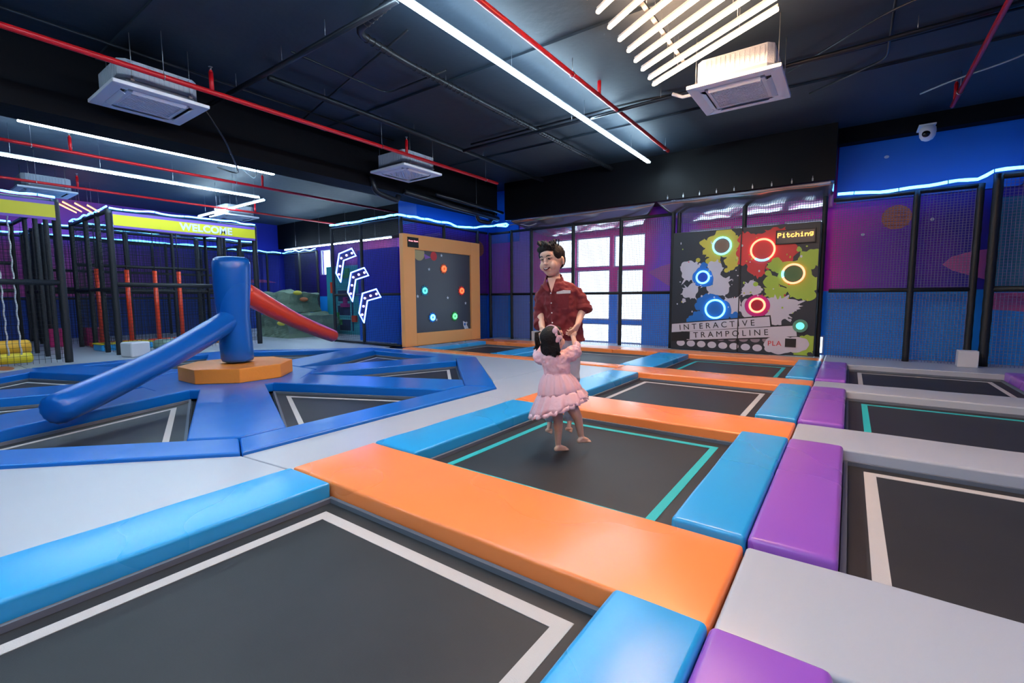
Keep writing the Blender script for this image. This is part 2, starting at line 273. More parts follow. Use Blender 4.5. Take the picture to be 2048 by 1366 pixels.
fig('wall_mural_left_swoosh', [([(9.0, 2.0), (9.4, 2.1), (10.6, 2.12), (11.2, 2.0), (10.2, 1.98), (9.5, 1.8), (10.0, 1.45), (11.2, 1.1), (10.8, .9), (9.6, 1.2), (9.0, 1.6)], 0)], TX(XL+.002), [M['mural_pink']])

# ---------------------------------------------------------------- pads
PADB = -.118
def pad(name, label, poly, m, z=0.0, group=None, cat='pad', bev=.02, mats=None):
    mb = MB(); c = Vector((sum(p[0] for p in poly)/len(poly), sum(p[1] for p in poly)/len(poly), 0))
    mb.prism([(p[0]-c.x, p[1]-c.y) for p in poly], PADB, z)
    o = mb.build(name, V[m] if isinstance(m, str) else m, bevel=bev, seg=3); o.location = c
    if m in ('orange', 'sky', 'purple', 'grey', 'royal') and len(poly) <= 6 and z > -.01:
        bm = bmesh.new(); bm.from_mesh(o.data); X = [v.co.x for v in bm.verts]; Y = [v.co.y for v in bm.verts]
        lx, ly = max(X)-min(X), max(Y)-min(Y)
        for ax, L, lo in ((0, lx, min(X)), (1, ly, min(Y))):
            n_ = max(3, int(L/.16)) if len(poly) == 4 and name == 'floor_pad' else 0
            for i in range(1, n_):
                co = Vector((0, 0, 0)); co[ax] = lo+L*i/n_; no = Vector((0, 0, 0)); no[ax] = 1
                bmesh.ops.bisect_plane(bm, geom=bm.verts[:]+bm.edges[:]+bm.faces[:], plane_co=co, plane_no=no)
        x0, x1, y0, y1 = min(X), max(X), min(Y), max(Y)
        if name == 'floor_pad':
            for v in bm.verts:
                if v.co.z > z-.001:
                    ex = min(v.co.x-x0, x1-v.co.x, v.co.y-y0, y1-v.co.y); p = Vector((v.co.x+c.x, v.co.y+c.y, 0)); nz = noise.noise(p*2.1)
                    v.co.z += (.010*min(1, ex/.12) if ex > .001 else 0)+.006*nz
                    if ex < .001 and min(v.co.y-y0, y1-v.co.y) < .001 and lx > 1.5: v.co.y += (1 if v.co.y-y0 < .001 else -1)*.010*(1+noise.noise(p*1.7+Vector((9, 0, 0))))*.8
        bm.to_mesh(o.data); bm.free(); o.data.polygons.foreach_set('use_smooth', [True]*len(o.data.polygons))
    return tag(o, label, cat, group)
g = .006
YR = [(1.77, 2.52), (4.61, 5.34), (7.50, 8.20), (10.50, 11.25)]
X_B0, X_B1, X_S0, X_S1, X_P1 = -3.31, -2.80, -.745, -.365, .02
# orange rows
pad('floor_pad', 'wide orange floor pad in front of the trampoline the children jump on', rect(X_B0, X_S1-g, *YR[0]), 'orange', group='orange pads')
pad('floor_pad', 'orange floor pad just behind the jumping children', rect(X_B0, X_S1-g, *YR[1]), 'orange', group='orange pads')
pad('floor_pad', 'wavy edged orange floor pad between the two trampolines farther back', rect(X_B0, X_S1-g, *YR[2]), 'orange', group='orange pads')
pad('floor_pad', 'long orange floor pad at the foot of the splash painted board', rect(-4.6, X_S1-g, *YR[3]), 'orange', group='orange pads')
pad('floor_pad', 'orange floor pad under the windows beside the orange framed board', rect(-9.1, -4.6-g, *YR[3]), 'orange', group='orange pads')
pad('floor_pad', 'narrow orange floor pad between the grey walkway and the far trampolines', rect(-9.1, X_B0-g, 7.86, 8.20), 'orange', group='orange pads')
# light blue pads on the left of the column
pad('floor_pad', 'light blue floor pad at the lower left beside the nearest trampoline', rect(X_B0, X_B1, -.6, YR[0][0]-g), 'sky', group='light blue pads', z=.004)
pad('floor_pad', 'light blue floor pad to the left of the trampoline the children jump on', rect(X_B0, X_B1, YR[0][1]+g, YR[1][0]-g), 'sky', group='light blue pads', z=.004)
pad('floor_pad', 'light blue floor pad just beyond the girl, left of the second trampoline', rect(X_B0, X_B1, YR[1][1]+g, YR[2][0]-g), 'sky', group='light blue pads', z=.004)
pad('floor_pad', 'light blue floor pad left of the far cyan taped trampoline', rect(-3.45, X_B1, YR[2][1]+g, YR[3][0]-g), 'sky', group='light blue pads', z=.004)
pad('floor_pad', 'light blue floor pad left of the girl between two far trampolines', rect(-6.55, -5.95, 8.20+g, 10.5-g), 'sky', group='light blue pads', z=.004)
pad('floor_pad', 'light blue floor pad lying at the foot of the orange framed board', rect(-9.08, -8.5, 8.20+g, 10.5-g), 'sky', group='light blue pads', z=.004)
# blue and purple pairs on the right
rows = [(-.6, YR[0][0], 'at the bottom edge of the picture'), (YR[0][1], YR[1][0], 'beside the trampoline the children jump on'), (YR[1][1], YR[2][0], 'in the middle of the row of three'), (YR[2][1], YR[3][0], 'nearest the splash painted board')]
for a, b, t in rows:
    pad('floor_pad', 'blue floor pad joined to a purple one, '+t, rect(X_S0, X_S1-g/2, a+g, b-g), 'sky', z=.035, group='blue pads of the blue and purple pairs', bev=.025)
    pad('floor_pad', 'purple floor pad joined to a blue one, '+t, rect(X_S1+g/2, X_P1, a+g, b-g), 'purple', z=.035, group='purple pads of the blue and purple pairs', bev=.03)
pad('floor_pad', 'deep violet floor pad at the far right end beyond the last black trampoline', rect(2.05, 2.42, YR[2][1]+g, YR[3][0]-g), 'purple', z=.035, group='purple pads of the blue and purple pairs')
# greys on the right
for k, t in enumerate(('in the lower right corner', 'behind the nearest right hand trampoline', 'between the two farthest right hand trampolines')):
    pad('floor_pad', 'long pinkish grey floor pad '+t, rect(X_S1+g, 3.2, *YR[k]), 'grey', group='grey pads on the right')
pad('floor_mat', 'grey floor mat along the foot of the netting, under the white cube', rect(X_S1+g, 3.2, 10.5, 12.0), 'grey', z=-.002, group='grey floor mats')
pad('floor_mat', 'grey strip of floor mat between the orange pads and the windows', rect(-9.1, X_S1-g, YR[3][1]+g, 12.0), 'grey', z=-.01, group='grey floor mats')
# grey walkway mats around the ring
RC = Vector((-8.05, 3.4)); AP = 4.1; CR = AP/math.cos(PI/8)
def rp(r, a): return (RC.x+r*math.cos(a), RC.y+r*math.sin(a))
VA = [PI/8+k*PI/4 for k in range(8)]      # vertex angles
ov = [rp(CR, a) for a in VA]              # 0:(+,+small) 1: ...
zg = -.018
pad('floor_mat', 'large grey floor mat at the left between the blue ring and the light blue pad', [(X_B0-g, 1.76), (ov[7][0]+g, 1.70), (ov[6][0]+g, -.70), (ov[6][0]+g, -1.5), (X_B0-g, -1.5)], 'grey', z=zg, group='grey floor mats', bev=.008)
pad('floor_mat', 'grey walkway mat between the ring and the light blue pad left of the children', [(X_B0-g, 1.77), (X_B0-g, 4.6), (ov[0][0]+g, 4.6), (ov[0][0]+g, 1.71)], 'grey', z=zg, group='grey floor mats', bev=.008)
pad('floor_mat', 'grey walkway mat left of the girl, by the right corner of the ring', [(X_B0-g, 4.606), (X_B0-g, 7.85), (-4.35, 7.85), (-4.35, 5.51+g), (ov[0][0]+g, 5.10), (ov[0][0]+g, 4.606)], 'grey', z=zg, group='grey floor mats', bev=.008)
pad('floor_mat', 'small grey walkway mat between the far corner of the ring and the narrow orange pad', [(-4.356, 7.85), (ov[1][0]+g, 7.85), (ov[1][0]+g, 7.5+g), (-4.356, 5.53+g)], 'grey', z=zg, group='grey floor mats', bev=.008)
pad('floor_mat', 'grey floor mat in front of the netted corner with the lit arrows', [(ov[1][0]-g, 7.5+g), (ov[1][0]-g, 7.85), (-9.75, 7.85), (ov[2][0]+.01, 7.5+g)], 'grey', z=zg, group='grey floor mats', bev=.008)
pad('floor_mat', 'grey floor mat behind the ring, under the tip of the red arm', [(ov[2][0], 7.5+g), (-9.76, 8.02), (-13.6, 8.02), (-13.6, 5.11), (ov[3][0]-g, 5.1+g)], 'grey', z=zg, group='grey floor mats', bev=.008)
pad('floor_mat', 'grey floor mat carrying the white cube in front of the welcome banner', [(ov[3][0]-g, 5.1), (-13.6, 5.1), (-13.6, 1.7), (ov[4][0]-g, 1.7)], 'grey', z=zg, group='grey floor mats', bev=.008)
pad('floor_mat', 'grey floor mat with an orange patch at the left edge', [(ov[4][0]-g, 1.69), (-13.6, 1.69), (-13.6, -1.5), (ov[5][0], -1.5), (ov[5][0]-g, -.7)], 'grey', z=zg, group='grey floor mats', bev=.008)
pad('floor_mat', 'grey floor mat under the caged frames at the far left', rect(XL+.1, -13.61, -1.5, 8.0), 'grey', z=zg-.01, group='grey floor mats', bev=.005)
pad('floor_mat', 'grey floor mat in front of the moulded climbing rocks', rect(XL+.1, -10.5, 8.03, 12.0), 'grey', z=zg-.01, group='grey floor mats', bev=.005)
mb = MB(); mb.prism(ell(-12.75, 1.44, .42, .13), zg+.0005, zg+.003); tag(mb.build('floor_marker', M['mural_orange']), 'flat orange oval marker on the grey mat at the left edge', 'floor marker')

# ---------------------------------------------------------------- trampolines
def trampoline(label, poly, tape, inn=.19, tw=.065, group='trampolines', tapemat=None):
    c = Vector((sum(p[0] for p in poly)/len(poly), sum(p[1] for p in poly)/len(poly), 0)); loc = [(p[0]-c.x, p[1]-c.y) for p in poly]
    e = empty('trampoline', c, label, 'trampoline', group)
    mb = MB(); mb.prism(inset(loc, -.012), -.148, -.1195); mb.build('jump_bed', M['bed'], e)
    a = inset(loc, inn); b = inset(loc, inn+tw); mb = MB(); frame_strip(mb, a, b, -.1194, -.1165); mb.build('border_tape', M[tape], e)
    a = inset(loc, .001); b = inset(loc, .028); mb = MB(); frame_strip(mb, a, b, -.1193, -.088); mb.build('padding_skirt', M['under'], e)
    return e
cy0, cy1 = X_B1+g, X_S0-g
trampoline('nearest black trampoline with pale grey tape, at the lower left', rect(cy0, cy1, -.6, YR[0][0]-g), 'tape', .12, .075)
trampoline('black trampoline with cyan tape that the girl stands on', rect(cy0, cy1, YR[0][1]+g, YR[1][0]-g), 'cyan', .15, .06)
trampoline('black trampoline with pale grey tape directly behind the children', rect(cy0, cy1, YR[1][1]+g, YR[2][0]-g), 'tape', .15, .06)
trampoline('black trampoline with cyan tape in front of the splash painted board', rect(cy0, cy1, YR[2][1]+g, YR[3][0]-g), 'cyan', .18, .06)
trampoline('grey looking trampoline under the windows, seen to the right of the boy', rect(-5.95+g, -3.45-g, 8.2+g, 10.5-g), 'tape', .15, .06)
trampoline('grey looking trampoline beside the orange framed board', rect(-8.5+g, -6.55-g, 8.2+g, 10.5-g), 'tape', .15, .06)
trampoline('nearest right hand trampoline with pale tape, cut off at the picture edge', rect(X_P1+g, 2.04, YR[0][1]+g, YR[1][0]-g), 'tape', .13, .075)
trampoline('right hand black trampoline with cyan tape', rect(X_P1+g, 2.04, YR[1][1]+g, YR[2][0]-g), 'cyan', .16, .06)
trampoline('farthest right hand trampoline with pale tape, near the netting', rect(X_P1+g, 2.04, YR[2][1]+g, YR[3][0]-g), 'tape', .15, .06)

# ---------------------------------------------------------------- the octagonal ring with the rotating arms
IA = 3.67; ICR = IA/math.cos(PI/8); HW = .40; HR = 1.27
RIML = ['on the side facing the grey walkway', 'on the side toward the orange framed board', 'below the netted corner with arrows', 'on the side toward the welcome banner', 'on the left, partly behind the blue arm', 'on the near left at the picture edge', None, 'next to the large grey mat']
for k in range(8):
    a, b = VA[k-1], VA[k]
    lab = RIML[k]
    if lab is None: continue
    e1, e2 = a+.0009, b-.0009
    pad('ring_pad', 'royal blue rim pad of the octagonal ring '+lab, [rp(CR, e1), rp(CR, e2), rp(ICR, e2), rp(ICR, e1)], 'royal', z=.012, group='royal blue rim pads of the ring')
SPL = ['pointing right to the grey walkway', 'pointing to the orange framed board', 'pointing to the lit arrows', 'pointing to the WELCOME banner', 'pointing left behind the blue arm', 'running to the left picture edge', 'passing under the blue arm', 'broad and nearest to the camera']
for k in range(8):
    a = VA[k]; ca, sa = math.cos(a), math.sin(a)
    P = lambda r, w: (RC.x+r*ca-w*sa, RC.y+r*sa+w*ca)
    t = math.tan(PI/8); gg = .008
    pad('spoke_pad', 'royal blue spoke pad of the ring '+SPL[k], [P(HR+gg, 0), P(HR+gg-HW*t, -HW), P(ICR-gg-HW*t, -HW), P(ICR-gg, 0), P(ICR-gg-HW*t, HW), P(HR+gg-HW*t, HW)], 'royal', z=.022, group='royal blue spoke pads of the ring')
pad('hub_pad', 'royal blue octagonal pad under the orange base of the rotating arms', [rp(HR, a) for a in VA], 'royal', z=.015, cat='pad')
BL = ['on the right of the ring', 'on the far right of the ring', 'at the far side of the ring behind the orange base', 'at the far left of the ring behind the blue arm', 'at the left of the ring between two spokes', 'at the near left of the ring, at the picture edge', 'under the tip of the blue arm', 'to the right of the nearest blue spoke']
for k in range(8):
    b = VA[k]; a = b-PI/4; m = (a+b)/2; t = math.tan(PI/8)
    def PP(ang, r, w): return (RC.x+r*math.cos(ang)-w*math.sin(ang), RC.y+r*math.sin(ang)+w*math.cos(ang))
    r_out = ICR-HW*t-.004; q = HW/math.sin(PI/8)+.24
    poly = [rp(q, m), PP(a, r_out, HW+.006), PP(b, r_out, -HW-.006)]
    # order: label list follows k
    trampoline('wedge shaped black trampoline '+['to the right of the nearest blue spoke', 'on the right of the ring, toward the narrow orange pad', 'on the far right of the ring', 'at the far side of the ring behind the orange base', 'at the far left of the ring behind the blue arm', 'at the left of the ring at the picture edge', 'at the near left of the ring, mostly out of the picture', 'just below the blue arm'][k], poly, 'tape', .15, .055, group='wedge trampolines of the ring')
# rotating sweeper
SW = empty('rotating_sweeper', (-7.97, 3.47, .016), 'padded game with a blue column on an orange octagonal base and two inflated arms', 'trampoline park game')
mb = MB(); mb.prism([(.80*math.cos(a), .80*math.sin(a)) for a in VA], 0, .215); mb.build('base', V['base_orange'], SW, bevel=.012)
mb = MB()
prof = [(.0, .235), (.17, .235), (.215, .25), (.232, .29), (.235, .5), (.232, .75), (.228, .95), (.236, 1.1), (.25, 1.3), (.262, 1.45), (.268, 1.7), (.266, 1.80), (.245, 1.865), (.2, 1.895), (.1, 1.905), (0.001, 1.907)]
n = 48; vs = []; fs = []
for (r, z) in prof:
    bend = .05*math.sin((z-.2)/1.7*PI)*(-1)
    for k in range(n):
        a = 2*PI*k/n; rr = r*(1+.012*math.sin(a*24)*(1 if z > 1.75 or z < .3 else .15)); vs.append((rr*math.cos(a)-.02*(z-.9), rr*math.sin(a)+bend*.4, z))
for i in range(len(prof)-1):
    for k in range(n): k2 = (k+1) % n; fs.append((i*n+k, i*n+k2, (i+1)*n+k2, (i+1)*n+k))
mb.add(vs, fs, 0, True); mb.build('column', V['arm'], SW)
def arm(name, p0, p1, r0, r1, m, lab):
    p0, p1 = Vector(p0), Vector(p1); L = (p1-p0).length; pts = []; rs = []; N_ = 26
    for i in range(N_+1):
        t = i/N_; p = p0.lerp(p1, t); p.z -= .06*math.sin(t*PI); pts.append(p); rs.append(r0+(r1-r0)*t+.004*math.sin(t*9))
    d = (pts[-1]-pts[-2]).normalized(); R1 = rs[-1]
    for q, f in ((.02, .97), (.045, .88), (.062, .72), (.072, .5), (.076, .2), (.077, .02)): pts.append(p1+d*q); rs.append(R1*f)
    mb = MB(); base = len(mb.v); mb.tube(pts, rs, 40)
    # gathered seam wrinkles at the cap
    for i in range(N_*40, len(mb.v)):
        v = Vector(mb.v[i]); j = i // 40; c = pts[j]; k = i % 40; w = 1+.035*math.sin(k*2*PI/40*13)*(1 if j > N_ else .3); mb.v[i] = tuple(c+(v-c)*w)
    o = mb.build(name, m, SW); o['label'] = lab
L0 = Vector((-7.97, 3.47, .016))
arm('arm', Vector((-7.95, 3.38, .93))-L0, Vector((-6.22, 1.03, .19))-L0, .165, .152, V['arm'], 'inflated blue arm slanting down to the near left')
arm('arm', Vector((-8.05, 3.60, 1.40))-L0, Vector((-9.45, 6.15, .42))-L0, .17, .135, V['red'], 'inflated red orange arm slanting down to the far right')
# ---------------------------------------------------------------- netting frames
def net_part(mb, p0, p1, z0, z1, cell, th):
    p0, p1 = Vector(p0).to_3d(), Vector(p1).to_3d(); d = (p1-p0); L = d.length; d.normalize(); nrm = Vector((-d.y, d.x, 0)); h = th/2
    T = Matrix((( d.x, nrm.x, 0, p0.x), (d.y, nrm.y, 0, p0.y), (0, 0, 1, 0), (0, 0, 0, 1)))
    for i in range(1, int(L/cell)): mb.box((i*cell-h, -h, z0), (i*cell+h, h, z1), 0, T)
    for j in range(1, int((z1-z0)/cell)): mb.box((0, -h*.9, z0+j*cell-h), (L, h*.9, z0+j*cell+h), 0, T)
def net_frame(label, p0, p1, posts, rails, ztop, cell=.05, th=.007, nm='netblack', pr=.05, z0=-.01, group='netting frames', rope=False, netz=None, rr=None):
    p0, p1 = Vector(p0), Vector(p1); d = (p1-p0).normalized(); L = (p1-p0).length
    e = empty('netting_frame', (p0.x, p0.y, 0), label, 'netting frame', group, math.atan2(d.y, d.x))
    for t in posts:
        mb = MB(); pts = [(t, 0, z0+(ztop-z0)*i/24) for i in range(25)]; rs = [pr*(.93 if i % 2 else 1) for i in range(25)]; mb.tube(pts, rs, 12); mb.build('post', M['post'], e)
    for z in rails:
        mb = MB(); mb.tube([(0, 0, z), (L, 0, z)], rr or pr*.75, 10); mb.build('rail', M['post'], e)
    mb = MB(); a, b = netz or (z0, ztop); net_part(mb, (0, .0, 0), (L, 0, 0), a, b, cell, th); mb.build('net', M[nm], e)
    return e
net_frame('black padded frame with netting in front of the left window', (-8.38, 11.62), (-3.55, 11.62), [0, .72, 2.1, 3.5, 4.83], [1.36, 3.24], 3.28, .046, .008, 'netlilac')
net_frame('black padded frame with netting behind the splash painted board', (-3.42, 11.66), (-.5, 11.66), [0, 1.43, 2.92], [1.36, 3.3], 3.34, .046, .008, 'netlilac')
net_frame('black padded frame with netting in front of the striped orange planet', (-.36, 11.62), (1.80, 11.62), [1.28, 2.13], [1.36, 3.17], 3.2, .046, .007, 'netlilac', pr=.055)
net_frame('black padded frame with netting at the far right edge of the room', (1.97, 11.55), (4.0, 11.55), [0, 2], [1.36, 3.28], 3.32, .05, .006, 'netlilac', pr=.07)
net_frame('netting frame above and beside the orange framed board', (-9.33, 8.14), (-9.33, 11.6), [0.0, 1.55, 3.0], [1.36, 3.26], 3.30, .05, .007, 'netblack')
net_frame('netting frame carrying the three lit arrows', (-12.27, 8.10), (-9.40, 8.10), [0, 1.35], [.02, 1.36, 3.26], 3.28, .046, .006, 'netblack', pr=.045)
net_frame('short netting frame in the far corner above the climbing rocks', (-20.85, 11.28), (-18.2, 11.28), [1.3, 2.65], [1.3, 3.24], 3.27, .07, .009, 'netblack', pr=.055)
net_frame('short netting frame in the corner to the right of the orange framed board', (-9.28, 11.68), (-8.5, 11.68), [0.02], [1.36, 3.24], 3.28, .046, .007, 'netlilac')
net_frame('long netting frame in front of the pink and blue mural at the far left', (-21.0, -1), (-21.0, 11.2), [1.0, 2.6, 4.2, 5.8, 7.4, 9, 10.6, 11.6], [1.3, 3.25], 3.3, .07, .006, 'netblack', pr=.05)

# caged play frames at the left
def cage(label, x0, x1, y0, y1, ztop, fposts, sposts, frails, group, sign=True, text=None, textpos=None):
    e = empty('play_cage', (x1, y0, 0), label, 'play cage', group)
    W_, D_ = y1-y0, x1-x0
    def post(x, y, r=.06):
        mb = MB(); pts = [(x, y, -.03+(ztop+.03)*i/30) for i in range(31)]; mb.tube(pts, [r*(.94 if i % 3 == 0 else 1) for i in range(31)], 14); mb.build('post', M['post'], e)
    for t in fposts: post(0, t, .068)
    for t in sposts: post(-t, 0.0, .055)
    for t in sposts[1:]: post(-t, W_, .045)
    for t in fposts[1:]: post(-D_, t, .045)
    for z in frails:
        mb = MB(); mb.tube([(0, 0, z), (0, W_, z)], .055, 12); mb.build('rail', M['post'], e)
    for (a, b) in (((0, 0, ztop-.05), (-D_, 0, ztop-.05)), ((0, 0, ztop-.05), (0, W_, ztop-.05)), ((0, W_, ztop-.05), (-D_, W_, ztop-.05)), ((-D_, 0, ztop-.05), (-D_, W_, ztop-.05)), ((-D_, 0, 1.5), (-D_, W_, 1.5)), ((-D_, 0, 2.2), (-D_, W_, 2.2)), ((0, 0, 1.5), (-D_, 0, 1.5))):
        mb = MB(); mb.tube([a, b], .045, 10); mb.build('rail', M['post'], e)
    mb = MB(); net_part(mb, (0.0, 0), (-D_, 0), 0, ztop-.1, .085, .006); net_part(mb, (-D_, 0), (-D_, W_), 0, ztop-.1, .085, .006); mb.build('net', M['netblack'], e)
    mb = MB(); net_part(mb, (0.0, 0), (0, W_), 0, ztop-.5, .085, .005); mb.build('net', M['netblack'], e)
    if sign:
        mb = MB(); mb.box((.07, .05, ztop-.42), (.095, W_-.02, ztop-.06)); b = mb.build('banner', mat('banner_purple', (.20, .10, .55, 1), .5), e, bevel=.003)
        mb = MB(); mb.box((.0955, .05, ztop-.37), (.0975, W_-.02, ztop-.125)); b2 = mb.build('banner_stripe', mat('banner_yellow', (.72, .66, .02, 1), .5), b)
        if text: lettering(text, textpos, .245, M['mural_white'], e, 'lettering', rot=(PI/2, 0, PI/2), space=1.04, bold=.009)
    return e
def lettering(txt, loc, size, m, parent, name, rot=(PI/2, 0, 0), shear=0, space=1.0, align='LEFT', extrude=.002, bold=0):
    c = bpy.data.curves.new(name, 'FONT'); c.body = txt; c.size = size; c.extrude = extrude; c.shear = shear; c.space_character = space; c.align_x = align; c.offset = bold
    c.materials.append(m); o = bpy.data.objects.new(name, c); sc.collection.objects.link(o); o.location = loc; o.rotation_euler = rot
    dg = bpy.context.evaluated_depsgraph_get(); me = bpy.data.meshes.new_from_object(o.evaluated_get(dg)); bpy.data.objects.remove(o)
    o = bpy.data.objects.new(name, me); sc.collection.objects.link(o); o.location = loc; o.rotation_euler = rot
    if parent: o.parent = parent
    return o
cage('black netted play cage with the yellow WELCOME banner', -17.0, -13.75, 3.42, 6.62, 3.31, [0, 2.28, 3.2], [0, .9, 1.9, 3.25], [1.6], 'play cages', True, 'WELCOME', (.1, 1.36, 2.985))
cage('black netted play cage with a plain yellow banner at the left edge', -17.6, -12.9, -1.2, 2.38, 3.24, [0, 3.58], [0, .9, 1.9, 3.0, 4.7], [1.6], 'play cages')
# left cage: the posts stand on its near side too
cage('black netted play cage standing behind the welcome cage', -20.6, -17.9, 3.0, 8.6, 3.31, [0, 1.8, 3.7, 5.6], [0, 1.3, 2.7], [1.55], 'play cages', sign=False)

# LED ropes
def rope(label, pts, sag=.02, r=.022, seed=1, group='cyan LED rope lights', ties=True):
    rr = random.Random(seed); P = []; 
    for a, b in zip(pts[:-1], pts[1:]):
        a, b = Vector(a), Vector(b); n = max(2, int((b-a).length/.12))
        for i in range(n):
            t = i/n; p = a.lerp(b, t); P.append(p)
    P.append(Vector(pts[-1])); rs = []
    for i, p in enumerate(P):
        p.z += sag*noise.noise(Vector((i*.35, seed*7.3, 0)))*1.6; p += Vector((0, 0, 0)); rs.append(r*(1+.22*noise.noise(Vector((i*.9, seed, 5)))))
    mb = MB(); mb.tube(P, rs, 10); o = mb.build('rope_light', M['rope']); tag(o, label, 'rope light', group)
    if ties:
        mb = MB()
        for i in range(2, len(P)-1, 5):
            d = (P[i+1]-P[i]).normalized(); mb.tube([P[i]-d*.006, P[i]+d*.006], rs[i]*1.25, 10)
        mb.build('cable_ties', M['ink'], o)
    return o
rope('cyan rope light above the netting on the right, kinked near the corner', [(-.3, 11.56, 3.27), (.36, 11.56, 3.225), (1.07, 11.56, 3.25), (1.71, 11.56, 3.285), (1.9, 11.52, 3.38), (2.3, 11.48, 3.38), (3.6, 11.48, 3.36)], .02, .028, 1)
rope('cyan rope light above the orange framed board', [(-9.33, 8.06, 3.36), (-9.30, 9.8, 3.34), (-9.30, 10.6, 3.33), (-9.2, 11.1, 3.4), (-8.9, 11.4, 3.42), (-8.5, 11.5, 3.47), (-8.42, 11.5, 3.42), (-8.5, 11.5, 3.38), (-8.8, 11.45, 3.41)], .03, .026, 2)
rope('cyan rope light above the three lit arrows', [(-12.27, 8.06, 3.35), (-11, 8.06, 3.34), (-9.36, 8.06, 3.36)], .03, .026, 3)
rope('cyan rope light along the top of the WELCOME banner', [(-13.68, 3.42, 3.33), (-13.68, 6.62, 3.33)], .03, .02, 4)
rope('cyan rope light on the side edge of the WELCOME cage', [(-13.78, 3.40, 3.33), (-17.0, 3.40, 3.33)], .03, .02, 5)
rope('cyan rope light on top of the plain yellow banner at the left edge', [(-12.83, -1.2, 3.27), (-12.83, 2.38, 3.27)], .03, .022, 6)
rope('cyan rope light on the back edge of the WELCOME cage', [(-17.0, 3.45, 3.33), (-17.0, 6.6, 3.33)], .02, .02, 7)
rope('cyan rope light on the front edge of the cage behind the welcome cage', [(-17.85, 3.0, 3.33), (-17.85, 8.6, 3.33)], .02, .02, 8)
rope('cyan rope light on the back edge of the cage behind the welcome cage', [(-20.6, 3.0, 3.33), (-20.6, 8.6, 3.33)], .02, .02, 9)
rope('cyan rope light on the back edge of the left cage', [(-17.6, -1.2, 3.27), (-17.6, 2.38, 3.27)], .02, .02, 10)
rope('cyan rope light across the far left mural', [(-20.9, -1, 3.34), (-20.9, 6, 3.33), (-20.9, 11.2, 3.32)], .03, .024, 11)
rope('cyan rope light above the climbing rocks in the far corner', [(-20.8, 11.22, 3.3), (-19.6, 11.22, 3.32), (-18.2, 11.22, 3.3)], .04, .022, 12)

# ---------------------------------------------------------------- splash painted interactive board
IB = empty('interactive_board', (-2.0, 11.48, 0), 'black splash painted board reading INTERACTIVE TRAMPOLINE with glowing rings', 'game board')
for (a, b) in ((-1.48, -.012), (.012, 1.46)):
    mb = MB(); mb.box((a, -.06, 0), (b, .08, 2.76)); mb.build('panel', M['dark'], IB, bevel=.012)
def blob(cx, cz, r, spikes, seed, lob=0.16, spike=.5, sq=1.0):
    rr = random.Random(seed); n = 120; ph = [rr.random()*6.28 for _ in range(5)]; am = [rr.uniform(.3, 1) for _ in range(5)]
    sp = sorted(rr.uniform(0, 2*PI) for _ in range(spikes)); sl = [rr.uniform(.15, 1)*spike for _ in sp]; out = []
    for i in range(n):
        a = 2*PI*i/n; v = 1+lob*(am[0]*math.sin(2*a+ph[0])+am[1]*math.sin(3*a+ph[1])+.7*am[2]*math.sin(5*a+ph[2])+.4*am[3]*math.sin(9*a+ph[3]))
        for s0, l in zip(sp, sl):
            dd = abs((a-s0+PI) % (2*PI)-PI); v += l*max(0, 1-dd/.09)
        out.append((cx+r*v*math.cos(a)*sq, cz+r*v*math.sin(a)))
    return out
PX0, PX1, PZ1 = -3.48, -.54, 2.76
def clipbox(p): return [(min(max(x, PX0+.02), PX1-.02), min(max(z, .02), PZ1-.02)) for x, z in p]
shapes = []   # (poly, mat index)
PM = [M['pale'], M['redp'], M['lime'], M['yel'], M['bluep'], M['magp'], M['ink'], mat('lilac_grey_print', (.24, .2, .25, 1), .5), M['mural_white']]
def S(m, *a, **k): shapes.append((clipbox(blob(*a, **k)), m))
S(3, -2.36, 2.42, .33, 4, 11, lob=.2, spike=.1); S(3, -2.66, 2.28, .13, 3, 12); S(3, -2.08, 2.35, .14, 3, 13); S(3, -2.55, 2.08, .15, 5, 14); S(3, -2.17, 2.02, .16, 5, 15); S(3, -2.33, 2.66, .17, 0, 16); S(3, -2.78, 2.47, .09, 2, 17); S(3, -2.04, 2.5, .09, 2, 18)
S(1, -1.58, 2.28, .38, 4, 21, lob=.16, spike=.15); S(1, -1.88, 2.45, .2, 3, 22); S(1, -1.18, 2.12, .25, 3, 23); S(1, -1.68, 1.94, .22, 4, 24); S(1, -1.32, 2.55, .17, 5, 25); S(1, -1.94, 2.1, .14, 3, 26); S(1, -1.2, 1.84, .1, 2, 27); S(1, -1.45, 1.87, .05, 0, 28)
S(2, -.98, 1.72, .30, 4, 31, lob=.15, spike=.12); S(2, -.70, 2.0, .22, 3, 32); S(2, -1.3, 1.9, .15, 6, 33); S(2, -.82, 1.40, .24, 5, 34); S(2, -1.38, 1.55, .15, 0, 35, lob=.05); S(2, -1.28, 1.33, .18, 3, 36); S(2, -.62, 1.52, .14, 3, 37); S(2, -.9, 2.22, .05, 0, 38)
S(0, -3.05, 1.86, .24, 9, 41, lob=.12, spike=.5); S(0, -2.52, 1.86, .20, 7, 42, spike=.3, sq=.8); S(0, -3.05, 1.38, .17, 10, 43, spike=.5); S(0, -2.45, 1.50, .24, 12, 44, spike=.5); S(0, -2.62, 1.66, .2, 2, 45); S(0, -3.2, 1.16, .05, 0, 46)
S(0, -1.76, 1.42, .17, 7, 51, spike=.4); S(0, -1.24, .97, .27, 16, 52, spike=.6, sq=1.2); S(0, -2.12, 1.04, .19, 9, 53, spike=.5); S(0, -1.78, 1.0, .2, 5, 54); S(0, -1.65, .66, .2, 4, 55); S(0, -1.28, .72, .08, 0, 56)
